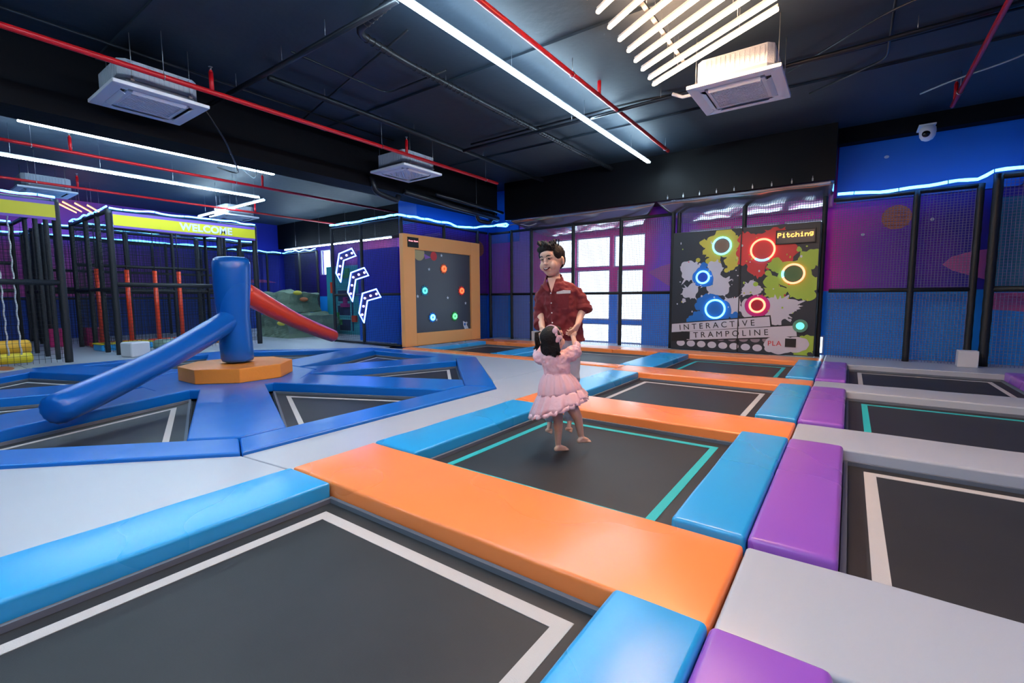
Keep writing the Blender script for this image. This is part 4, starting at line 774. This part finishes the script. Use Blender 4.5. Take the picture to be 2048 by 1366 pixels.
for k, (y, t) in enumerate(((3.73, 'leftmost'), (4.37, 'second from the left'), (5.02, 'third from the left'), (5.62, 'rightmost'))):
    mc = [V['red'], V['red'], V['red'], V['red']][k]
    e = empty('swinging_pole', (-16.4, y, 0), 'orange red padded pole with foot bar in the WELCOME cage, '+t, 'padded pole', 'orange red padded poles')
    mb = MB(); mb.tube([(0, 0, .08), (0, 0, 2.08)], .055, 14); mb.build('pole', mc, e)
    mb = MB(); mb.tube([(0, -.28, .06), (0, -.26, .06), (0, .26, .06), (0, .28, .06)], [.04, .06, .06, .04], 14); mb.build('foot_bar', mc, e)
    mb = MB(); mb.tube([(0, 0, 2.08), (0, 0, 3.25)], .012, 6); mb.build('rope', M['ink'], e)
for k, y in enumerate((1.55, 1.72)):
    mb = MB(); pts = [(-12.98+.008*math.cos(i*1.3), y+.008*math.sin(i*1.3), .2+i*.06) for i in range(50)]; mb.tube(pts, .013, 8)
    tag(mb.build('hanging_rope', M['white']), 'thin white rope hanging inside the left cage, '+('left of the pair' if k == 0 else 'right of the pair'), 'rope', 'white hanging ropes')
# moulded climbing rocks
def rock(label, c, s, seed):
    mb = MB(); mb.box((-s[0]/2, -s[1]/2, 0), (s[0]/2, s[1]/2, s[2])); o = mb.build('climbing_rock', M['rock']); bm = bmesh.new(); bm.from_mesh(o.data)
    bmesh.ops.subdivide_edges(bm, edges=bm.edges[:], cuts=11, use_grid_fill=True)
    for v in bm.verts:
        p = v.co*1.5+Vector((seed*3, 0, 0)); n = noise.noise(p)*.22+noise.noise(p*2.7)*.09+noise.noise(p*6)*.03; d = Vector((v.co.x/s[0], v.co.y/s[1], (v.co.z-s[2]/2)/s[2]))
        if v.co.z > .03: v.co += d.normalized()*n
    bm.to_mesh(o.data); bm.free(); o.location = c; tag(o, label, 'climbing rock', 'climbing rocks'); return o
r1 = rock('low green grey moulded climbing rock behind the red arm', (-15.7, 8.85, -.03), (2.1, 1.8, .72), 1)
r2 = rock('upper green grey moulded climbing rock stacked above the low one', (-16.5, 9.2, .78), (1.7, 1.2, .68), 2)
for (o_, pts) in ((r1, ((1.0, -.75, .62, 3), (1.08, .35, .15, 3), (.9, -1.0, .5, 3))), (r2, ((.86, -.3, .68, 3), (.9, -.1, .45, 0)))):
    for (x, y, z, m_) in pts:
        mb = MB(); mb.ball((x, y, z), (.07, .16, .08), nu=10, nv=8); mb.build('hand_hold', [M['mural_orange'], 0, 0, M['yel']][m_] or M['yel'], o_)
# teal climbing panel
e = empty('climbing_wall', (-14.9, 10.2, 0), 'teal climbing panel with coloured block shaped holds beside the lit arrows', 'climbing wall')
mb = MB(); mb.box((-.95, -.03, -.03), (.95, .03, 2.42)); mb.build('board', M['teal'], e, bevel=.01)
mb = MB()
for (x0, x1, z0, z1) in ((-.25, .45, 1.15, 1.55), (-.3, .45, .65, 1.0), (-.2, .45, .1, .5)): mb.box((x0-.03, -.035, z0-.03), (x1+.03, -.0305, z1+.03), 1); mb.box((x0, -.037, z0), (x1, -.0352, z1), 0)
mb.box((.55, -.035, .1), (.62, -.0305, 1.7), 0)
mb.build('painted_squares', [mat('navy_paint', (.01, .02, .10, 1), .5), mat('pale_teal_paint', (.15, .55, .62, 1), .5)], e)
def tet(name, m, boxes):
    mb = MB()
    for (x0, x1, z0, z1) in boxes: mb.box((x0, -.12, z0), (x1, -.031, z1))
    return mb.build(name, m, e, bevel=.01)
for (mm, bx) in ((M['green'], [(.05, .5, 1.98, 2.12), (.3, .5, 2.1, 2.32)]), (V['red'], [(-.6, -.42, 1.45, 1.85)]), (M['magp'], [(-.02, .45, .95, 1.08), (.13, .3, 1.08, 1.3)]), (M['green'], [(-.45, -.2, .3, .75), (-.2, -.05, .3, .5)]), (V['red'], [(.62, .85, .42, .66)])): tet('hold', mm, bx)
# ---------------------------------------------------------------- people
SKIN = mat('skin', (.80, .47, .34, 1), .5, bump=.05, bscale=60); SKIN.node_tree.nodes['Principled BSDF'].inputs['Subsurface Weight'].default_value = .12; SKIN.node_tree.nodes['Principled BSDF'].inputs['Subsurface Radius'].default_value = (.02, .008, .004)
HAIR = mat('dark_brown_hair', (.012, .008, .007, 1), .55, bump=.6, bscale=90, spec=.25); LIP = mat('lips', (.42, .09, .08, 1), .4); MOUTH = mat('mouth_inside', (.08, .008, .01, 1), .5); TEETH = mat('teeth', (.8, .78, .74, 1), .3); EYE = mat('dark_eye', (.012, .008, .008, 1), .2)
SHIRT = mat('maroon_cotton', (.20, .018, .024, 1), .85, bump=.35, bscale=14, detail=4, sheen=.1); PANTS = mat('pale_grey_cotton', (.50, .54, .60, 1), .85, bump=.3, bscale=25)
PINK = mat('pale_pink_cotton', (.84, .50, .55, 1), .45, bump=.3, bscale=30, sheen=.2); NAIL = mat('nail', (.68, .38, .32, 1), .3)
def finish(o, voxel, smooth=6, disp=None):
    r = o.modifiers.new('remesh', 'REMESH'); r.mode = 'VOXEL'; r.voxel_size = voxel; r.use_smooth_shade = True
    s = o.modifiers.new('smooth', 'SMOOTH'); s.factor = .5; s.iterations = smooth
    if disp:
        t = bpy.data.textures.new('cloth_folds', 'CLOUDS'); t.noise_scale = disp[1]; t.noise_depth = 1
        d = o.modifiers.new('folds', 'DISPLACE'); d.texture = t; d.strength = disp[0]; d.mid_level = .5; d.texture_coords = 'LOCAL'
    return o
def limb(mb, pts, rs, n=14):
    """tapered limb through joints, rounded at the ends"""
    P = []; Q = []
    pts = [Vector(p) for p in pts]
    for i in range(len(pts)-1):
        for k in range(5):
            t = k/5; P.append(pts[i].lerp(pts[i+1], t)); Q.append(rs[i]+(rs[i+1]-rs[i])*t)
    P.append(pts[-1]); Q.append(rs[-1]); mb.tube(P, Q, n)
    for p, r in zip(pts, rs): mb.ball(p, r, nu=12, nv=8)
def loft(mb, rings, n=28, cap=True):
    vs = []; fs = []
    for (cx, cy, cz, rx, ry) in rings:
        for k in range(n): a = 2*PI*k/n; vs.append((cx+rx*math.cos(a), cy+ry*math.sin(a), cz))
    for i in range(len(rings)-1):
        for k in range(n): k2 = (k+1) % n; fs.append((i*n+k, i*n+k2, (i+1)*n+k2, (i+1)*n+k))
    if cap: fs += [tuple(range(n-1, -1, -1)), tuple(range((len(rings)-1)*n, len(rings)*n))]
    mb.add(vs, fs, 0, True)
def hand(mb, wrist, d, nrm, side, s=1.0, curl=.5, thumb=1.0):
    """palm with five separate bent fingers; d = along the palm, nrm = back of the hand, side = +1 / -1 where the thumb sits"""
    d = Vector(d).normalized(); nrm = Vector(nrm); nrm = (nrm-d*nrm.dot(d)).normalized(); w = d.cross(nrm)*side
    W_ = Vector(wrist)
    for k in range(4):
        off = (k-1.5)*.018*s
        mb.tube([W_+w*off*.6, W_+d*.035*s+w*off*.9, W_+d*.072*s+w*off], [.013*s, .0125*s, .0105*s], 10); mb.ball(W_+d*.072*s+w*off, .0108*s, nu=10, nv=6)
        L = [.030, .036, .034, .026][k]*s*1.0; base = W_+d*.074*s+w*off*1.05; ang = curl*(.75+.08*k); p = base; rr_ = [.0088, .0082, .0074, .0062]; dirs = d.copy(); P = [p]
        for j in range(3):
            dirs = (dirs*math.cos(ang)-nrm*math.sin(ang)) if j == 0 else dirs
            if j: dirs = (Matrix.Rotation(-ang*.9, 3, w*side) @ dirs) if False else (dirs.normalized()+(-nrm*.0))
            p = p+dirs.normalized()*L*[1, .75, .55][j]; P.append(p)
            cd = dirs.normalized(); perp = (-nrm+cd*nrm.dot(cd)).normalized() if abs(nrm.dot(cd)) < .98 else -d
            dirs = cd*math.cos(ang)+perp*math.sin(ang)
        for j in range(3): limb(mb, [P[j], P[j+1]], [rr_[j]*s, rr_[j+1]*s], 10)
    b = W_+w*-.022*s+d*.015*s; t1 = b+(d*.6-w*.8*thumb-nrm*.25).normalized()*.032*s; t2 = t1+(d*.85-w*.35*thumb-nrm*.35).normalized()*.027*s
    limb(mb, [W_+d*.01*s, b, t1, t2], [.013*s, .0125*s, .0100*s, .0078*s], 10)
def foot(mb, ankle, toe, s=1.0, roll=Vector((0, 0, 1))):
    a = Vector(ankle); t = Vector(toe); d = (t-a).normalized(); side = d.cross(roll).normalized(); upv = side.cross(d).normalized(); L = (t-a).length
    heel = a-upv*.028*s-d*.022*s
    limb(mb, [a, heel], [.026*s, .024*s]); limb(mb, [heel, a+d*L*.62-upv*.022*s], [.023*s, .021*s]); limb(mb, [a, a+d*L*.6-upv*.012*s], [.026*s, .018*s])
    mb.ball(a+d*L*.68-upv*.024*s, (.03*s, .03*s, .016*s), nu=12, nv=8)
    for k in range(5):
        o_ = (k-2)*.0135*s; l = [.038, .034, .03, .026, .022][k]*s; r_ = [.0105, .008, .0075, .007, .0065][k]*s; b0 = a+d*L*.66-upv*.026*s+side*o_; limb(mb, [b0, b0+d*l], [r_*1.1, r_], 10)
def head(mb, c, T, s=1.0):
    """skull, jaw, cheeks, nose, ears in head space (face towards -y)"""
    H = Matrix.Translation(Vector(c)) @ T @ Matrix.Scale(s, 4)
    def B(p, r, rot=None):
        TT = Matrix.Translation(Vector(p)) @ (rot or Matrix.Identity(4)); sub = MB(); sub.ball((0, 0, 0), r, nu=20, nv=14); mb.add([H @ (TT @ Vector(v)) for v in sub.v], sub.f, 0, True)
    B((0, .012, .018), (.082, .098, .095)); B((0, -.020, -.035), (.070, .066, .078)); B((0, -.030, -.066), (.052, .050, .042)); B((0, -.045, -.085), (.034, .034, .026))
    for q in (-1, 1):
        B((q*.040, -.058, -.035), (.030, .028, .034)); B((q*.085, .012, -.012), (.011, .022, .031), Matrix.Rotation(q*.35, 4, 'Z')); B((q*.088, .008, -.002), (.009, .018, .016), Matrix.Rotation(q*.35, 4, 'Z'))
        B((q*.030, -.076, .022), (.024, .014, .010)); B((q*.009, -.095, -.022), (.009, .009, .007))
    B((0, -.088, -.005), (.010, .014, .026)); B((0, -.098, -.020), (.0115, .012, .0105)); B((0, -.072, .045), (.05, .024, .03)); B((0, -.080, -.064), (.026, .014, .014))
    return H
def face(parent, H, smile=True):
    def part(name, m, fn):
        s_ = MB(); fn(s_); s_.v = [tuple(H @ Vector(v)) for v in s_.v]; return s_.build(name, m, parent)
    for q in (-1, 1):
        part('eye', EYE, lambda b: b.tube([(q*(.018+.004*i), -.0905+.0016*abs(i-2.5)*abs(i-2.5)*.5+.0012*i, .012+.0035*math.sin(i/5*PI)-.0008*i) for i in range(6)], [.0015, .0036, .0048, .0048, .0036, .0015], 8))
        part('eyebrow', HAIR, lambda b: b.tube([(q*(.013+.0065*i), -.0955+.0010*i*i*.55, .031+.005*math.sin(i/5*PI)) for i in range(6)], [.0015, .003, .0036, .0034, .0026, .001], 8))
    if smile:
        sm = [(-.027, -.0845, -.052), (-.016, -.0925, -.0595), (0, -.0955, -.063), (.016, -.0925, -.0595), (.027, -.0845, -.052)]
        def mth(b):
            up_ = [(x, y-.0015, z+.011-.0006*abs(x)*1000*.25) for x, y, z in sm]; lo = [(x, y-.0005, z-.004*(1-abs(x)/.03)) for x, y, z in sm]
            vs = up_+lo; b.add(vs+[(v[0], v[1]+.012, v[2]) for v in vs], [(i, i+1, 5+i+1, 5+i) for i in range(4)]+[(10+i+1, 10+i, 15+i, 15+i+1) for i in range(4)]+[(i+1, i, 10+i, 10+i+1) for i in range(4)]+[(5+i, 6+i, 16+i, 15+i) for i in range(4)]+[(0, 5, 15, 10), (9, 4, 14, 19)], 0, False)
        part('mouth', MOUTH, mth)
        part('teeth', TEETH, lambda b: b.tube([(x*.78, y-.0028, z+.0075) for x, y, z in sm], [.001, .0032, .0036, .0032, .001], 8))
        part('lips', LIP, lambda b: (b.tube([(x*1.05, y-.002, z+.0135-abs(x)*.22) for x, y, z in sm], [.001, .0022, .0026, .0022, .001], 8), b.tube([(x*1.05, y-.001, z-.0045+abs(x)*.12) for x, y, z in sm], [.001, .0028, .0034, .0028, .001], 8)))
RZ = math.radians(30.1)
# ---- boy
hT = Matrix.Rotation(math.radians(-30), 4, 'Z') @ Matrix.Rotation(math.radians(6), 4, 'X') @ Matrix.Rotation(math.radians(-5), 4, 'Y')
mb = MB()
bh = Vector((-.090, -.028, 1.595)); BH = head(mb, bh, hT, 1.27)
limb(mb, [(-.065, .01, 1.43), (-.078, .0, 1.54)], [.056, .052])
loft(mb, [(.02, 0, .82, .13, .09), (.02, 0, .92, .135, .095), (.0, 0, 1.05, .125, .09), (-.02, 0, 1.2, .135, .09), (-.03, .0, 1.31, .125, .08), (-.055, .0, 1.39, .06, .06), (-.06, .0, 1.44, .055, .055)])
limb(mb, [(-.15, 0, 1.325), (-.205, .02, 1.12), (-.175, -.14, .975)], [.042, .038, .027]); limb(mb, [(.11, 0, 1.32), (.205, .0, 1.15), (.150, -.16, 1.005)], [.045, .042, .026])
hand(mb, (.150, -.165, 1.00), (-.50, -.45, -.72), (.75, -.45, -.1), 1, 1.0, .62)
hand(mb, (-.175, -.145, .97), (.1, -.7, -.6), (-.6, -.5, .3), -1, 1.0, .6)
limb(mb, [(-.05, 0, .84), (-.085, -.06, .46), (-.105, .05, .075)], [.085, .056, .034]); limb(mb, [(.09, 0, .84), (.09, -.05, .46), (.088, .06, .09)], [.085, .056, .034])
foot(mb, (-.107, .045, .045), (-.118, -.06, -.035), 1.0, Vector((0, -.7, .5))); foot(mb, (.088, .055, .06), (.075, -.05, -.02), 1.0, Vector((0, -.7, .5)))
boy = finish(mb.build('person', SKIN), .0045, 4); boy.location = (-2.215, 3.87, 0); boy.rotation_euler = (0, 0, RZ)
tag(boy, 'smiling boy in maroon shirt and pale trousers, jumping while holding the girl by the hands', 'person')
face(boy, BH)
mb = MB()   # hair: cap, sides and a quiff swept up
def hb(p, r, rot=None):
    TT = Matrix.Translation(Vector(p)) @ (rot or Matrix.Identity(4)); sub = MB(); sub.ball((0, 0, 0), r, nu=20, nv=14); mb.add([BH @ (TT @ Vector(v)) for v in sub.v], sub.f, 0, True)
hb((0, .030, .040), (.0885, .092, .088)); hb((0, .052, .0), (.083, .062, .075)); hb((0, -.012, .086), (.073, .066, .036)); hb((-.02, -.060, .086), (.056, .032, .032)); hb((.062, -.008, .045), (.026, .050, .050)); hb((-.062, -.008, .045), (.026, .050, .050))
rr = random.Random(3)
for i in range(46):
    x = -.068+.136*rr.random(); y0_ = -.066+.10*rr.random(); l = .045+.045*rr.random()
    P = [BH @ Vector((x*.9, y0_, .072)), BH @ Vector((x-.006, y0_-.022, .072+l*.62)), BH @ Vector((x-.026, y0_-.022+.02*rr.random(), .074+l*.88)), BH @ Vector((x-.042, y0_+.012, .070+l*.86))]; mb.tube(P, [.011, .009, .006, .002], 8)
for i in range(4): a = i*.25; mb.tube([BH @ Vector((.01+.02*i, .0, .10)), BH @ Vector((.02+.022*i, -.01, .145)), BH @ Vector((.045+.02*i, 0, .150-.01*i)), BH @ Vector((.065+.015*i, .01, .13-.01*i))], [.007, .005, .004, .0015], 7)
finish(mb.build('hair', HAIR, boy), .0042, 2)
mb = MB()   # shirt
SR = [(.03, .0, .845, .19, .135), (.028, 0, .92, .18, .122), (.02, 0, 1.02, .172, .12), (.005, 0, 1.14, .17, .12), (-.012, 0, 1.25, .175, .12), (-.022, 0, 1.33, .172, .112), (-.032, .0, 1.375, .135, .095), (-.05, .01, 1.41, .088, .075), (-.06, .018, 1.425, .06, .05)]
loft(mb, SR)
limb(mb, [(.100, 0, 1.325), (.160, 0, 1.26), (.205, -.01, 1.15)], [.060, .070, .072]); limb(mb, [(-.14, 0, 1.33), (-.19, .01, 1.22), (-.205, .02, 1.06), (-.195, -.03, 1.01)], [.062, .068, .062, .058])
sh = finish(mb.build('shirt', SHIRT, boy), .0065, 5, (.05, .075))
mb = MB(); mb.tube([(.205, -.01, 1.165), (.208, -.03, 1.12)], [.083, .086], 20); mb.build('cuff', SHIRT, sh, bevel=.01)
mb = MB(); mb.tube([(-.198, -.02, 1.02), (-.19, -.065, .985)], [.068, .07], 20); mb.build('cuff', SHIRT, sh, bevel=.01)
mb = MB()
for q in (-1, 1):
    pts = [(-.062, .078, 1.485), (-.062+q*.070, .03, 1.48), (-.068+q*.072, -.03, 1.452), (-.088+q*.054, -.092, 1.392), (-.093+q*.010, -.116, 1.315)]
    low = [(-.062, .094, 1.43), (-.062+q*.094, .03, 1.42), (-.066+q*.102, -.05, 1.385), (-.090+q*.088, -.118, 1.335), (-.092+q*.030, -.128, 1.290)]
    mb.add(pts+low, [(i, i+1, 6+i, 5+i) for i in range(4)], 0, True)
co = mb.build('collar', SHIRT, sh); so = co.modifiers.new('thick', 'SOLIDIFY'); so.thickness = .006; sb = co.modifiers.new('sub', 'SUBSURF'); sb.levels = sb.render_levels = 2
mb = MB(); mb.add([(-.128, -.075, 1.435), (-.048, -.075, 1.435), (-.092, -.1225, 1.295), (-.125, -.06, 1.41), (-.062, -.06, 1.41), (-.09, -.08, 1.295)], [(0, 2, 1), (3, 4, 5), (0, 1, 4, 3), (1, 2, 5, 4), (2, 0, 3, 5)]); mb.build('open_neckline', SKIN, sh)
mb = MB(); mb.tube([(-.095, -.125, 1.30), (-.10, -.132, 1.25), (-.095, -.132, 1.1), (-.08, -.132, .95), (-.07, -.13, .86)], .006, 6); pk = mb.build('placket', SHIRT, sh)
for z in (1.29, 1.20, 1.11, 1.02): mb = MB(); mb.ball((-.098+(1.29-z)*.06, -.139, z), (.006, .003, .006), nu=10, nv=6); mb.build('button', TEETH, pk)
mb = MB(); mb.add([(-.045, -.136, 1.302), (.02, -.136, 1.318), (.082, -.118, 1.316), (.082, -.117, 1.288), (.02, -.134, 1.286), (-.045, -.135, 1.284)], [(0, 5, 4, 1), (1, 4, 3, 2)]); o = mb.build('pocket_flap', TEETH, sh); so = o.modifiers.new('thick', 'SOLIDIFY'); so.thickness = .006; so.offset = 1; o['label'] = 'white pocket flap stripe'
mb = MB(); mb.box((-.035, -.137, 1.16), (.07, -.128, 1.28)); mb.build('pocket', SHIRT, sh, bevel=.004)
mb = MB(); limb(mb, [(-.03, 0, .86), (-.07, -.05, .50), (-.100, .05, .17), (-.106, .050, .085)], [.105, .082, .066, .060]); limb(mb, [(.085, 0, .86), (.095, -.04, .50), (.092, .06, .18), (.086, .060, .10)], [.105, .084, .066, .060]); loft(mb, [(.028, 0, .78, .150, .10), (.028, 0, .875, .150, .10)])
finish(mb.build('trousers', PANTS, boy), .007, 4, (.02, .08))
# ---- girl
gT = Matrix.Rotation(math.radians(143), 4, 'Z') @ Matrix.Rotation(math.radians(-12), 4, 'X')
mb = MB(); gh = Vector((-.064, .0, .895)); GH = head(mb, gh, gT, .99)
limb(mb, [(-.055, 0, .74), (-.06, 0, .84)], [.042, .038])
loft(mb, [(.005, 0, .34, .095, .08), (-.01, 0, .45, .09, .075), (-.035, 0, .6, .085, .068), (-.05, 0, .70, .10, .068), (-.055, 0, .755, .06, .05)])
limb(mb, [(.03, .02, .74), (.135, .06, .80), (.112, .17, .895)], [.036, .030, .021]); limb(mb, [(-.14, .02, .73), (-.20, .12, .76), (-.16, .22, .885)], [.034, .028, .02])
hand(mb, (.112, .172, .895), (-.12, .55, .85), (.5, .7, -.4), 1, .74, .6); hand(mb, (-.16, .222, .885), (.1, .6, .8), (-.6, .5, -.3), -1, .74, .6)
limb(mb, [(-.05, 0, .36), (-.022, -.015, .17), (-.022, .01, -.045)], [.066, .043, .026]); limb(mb, [(.06, 0, .37), (.148, -.02, .205), (.182, .01, .03)], [.066, .042, .025])
mb.ball((-.022, .02, .10), (.036, .038, .06)); mb.ball((.16, .005, .14), (.035, .038, .055))
foot(mb, (-.020, .0, -.062), (.085, .065, -.085), .86); foot(mb, (.182, .0, .02), (.275, .055, .0), .86)
girl = finish(mb.build('person', SKIN), .004, 4); girl.location = (-2.02, 3.53, -.008); girl.rotation_euler = (0, 0, RZ)
tag(girl, 'little girl in a pale pink dress with pigtails, seen from behind, stepping on the trampoline', 'person')
face(girl, GH, False)
mb = MB()
def gb(p, r, rot=None):
    TT = Matrix.Translation(Vector(p)) @ (rot or Matrix.Identity(4)); sub = MB(); sub.ball((0, 0, 0), r, nu=20, nv=14); mb.add([GH @ (TT @ Vector(v)) for v in sub.v], sub.f, 0, True)
gb((0, .034, .030), (.100, .100, .098)); gb((0, .062, -.03), (.090, .060, .085)); gb((0, -.03, .085), (.06, .05, .03))
rr = random.Random(9)
for i in range(44):   # loose locks down the back
    a = -1.35+2.7*rr.random(); x = .088*math.sin(a); y = .045+.058*math.cos(a); l = .045+.04*rr.random()
    P = [GH @ Vector((x*.9, y*.9, .02)), GH @ Vector((x*1.05, y*1.08, -.05)), GH @ Vector((x*1.08+.012*rr.uniform(-1, 1), y*1.06, -.05-l*.6)), GH @ Vector((x*1.0+.02*rr.uniform(-1, 1), y*.98, -.05-l))]; mb.tube(P, [.014, .015, .012, .003], 8)
hr = finish(mb.build('hair', HAIR, girl), .0042, 2)
def pigtail(base, q):
    mb = MB(); rr = random.Random(20+q); b = Vector(base)
    for i in range(16):
        dx, dy = rr.uniform(-1, 1)*.012, rr.uniform(-1, 1)*.012; o_ = q*.02
        mb.tube([b+Vector((0, 0, 0)), b+Vector((q*.035+dx, dy-.01, -.012)), b+Vector((q*.03+dx*1.6, dy*1.5-.012, -.065)), b+Vector((q*.022+dx*2, dy*2-.01, -.115-.02*rr.random())), b+Vector((q*.045+dx*2, dy*2, -.145-.03*rr.random()))], [.006, .009, .009, .006, .002], 7)
    finish(mb.build('pigtail', HAIR, girl), .004, 1)
pigtail((-.178, -.02, .965), -1); mb = MB()   # dress bodice + sleeves
loft(mb, [(-.03, 0, .575, .112, .088), (-.038, 0, .64, .118, .09), (-.048, 0, .70, .128, .09), (-.055, 0, .745, .122, .08), (-.057, 0, .775, .075, .06), (-.058, 0, .79, .05, .048)])
limb(mb, [(.02, .0, .735), (.075, .03, .755), (.125, .06, .785), (.142, .085, .83)], [.058, .066, .060, .036]); limb(mb, [(-.14, .0, .725), (-.185, .05, .725), (-.205, .12, .76), (-.195, .15, .80)], [.052, .058, .05, .032])
dr = finish(mb.build('dress', PINK, girl), .0055, 4, (.026, .045))
def tier(name, rows, nw, parent, seed):
    n = 160; rr = random.Random(seed); ph = [rr.random()*6.28 for _ in range(4)]; vs = []; fs = []
    for (cx, cy, cz, rx, ry, amp, tilt) in rows:
        for k in range(n):
            a = 2*PI*k/n; w = amp*(.6*math.sin(nw*a+ph[0]+.7*math.sin(3*a+ph[3]))+.4*math.sin(nw*1.7*a+ph[1]))
            vs.append((cx+(rx+w)*math.cos(a), cy+(ry+w)*math.sin(a), cz+tilt*math.cos(a)+amp*.5*math.sin(nw*.7*a+ph[2])))
    for i in range(len(rows)-1):
        for k in range(n): k2 = (k+1) % n; fs.append((i*n+k, (i+1)*n+k, (i+1)*n+k2, i*n+k2))
    mb = MB(); mb.add(vs, fs, 0, True); o = mb.build(name, PINK, parent); so = o.modifiers.new('thick', 'SOLIDIFY'); so.thickness = .003; return o
tier('skirt_tier', [(-.03, 0, .600, .112, .090, .001, 0), (-.03, 0, .585, .122, .098, .005, .0), (-.025, 0, .55, .150, .125, .008, .005), (-.018, 0, .50, .172, .148, .009, .012), (-.012, 0, .45, .186, .165, .010, .025), (-.010, 0, .425, .188, .168, .010, .03)], 15, dr, 1)
tier('skirt_tier', [(-.010, 0, .440, .183, .163, .004, .03), (-.010, 0, .425, .196, .176, .010, .035), (-.013, 0, .39, .214, .198, .014, .05), (-.018, 0, .345, .236, .222, .017, .075), (-.022, 0, .315, .249, .236, .018, .09)], 11, dr, 2)
tier('hem_ruffle', [(-.022, 0, .325, .243, .230, .010, .09), (-.022, 0, .312, .252, .240, .012, .09), (-.022, 0, .292, .262, .250, .014, .096)], 30, dr, 3)
mb = MB(); mb.tube([GH @ Vector((.092*math.cos(a), .008, .028+.102*math.sin(a))) for a in [(-.2+i*(PI+.4)/24) for i in range(25)]], .006, 8); hbnd = mb.build('hairband', PINK, girl)
mb = MB()
bc = Vector((-.040, -.108, .945)); RB = Matrix.Rotation(math.radians(24), 4, 'Y')
for q in (-1, 1):
    mb.ball(bc+Vector((-q*.012, 0, q*.036)), (.022, .016, .034), RB, nu=14, nv=10); mb.ball(bc+Vector((.012-q*.020, -.004, q*.022)), (.018, .014, .018), nu=12, nv=8)
mb.ball(bc+Vector((0, -.012, 0)), (.012, .012, .014)); mb.tube([bc, bc+Vector((.018, .012, -.045)), bc+Vector((.026, .03, -.085))], [.010, .009, .006], 8)
mb.build('bow', PINK, hbnd)
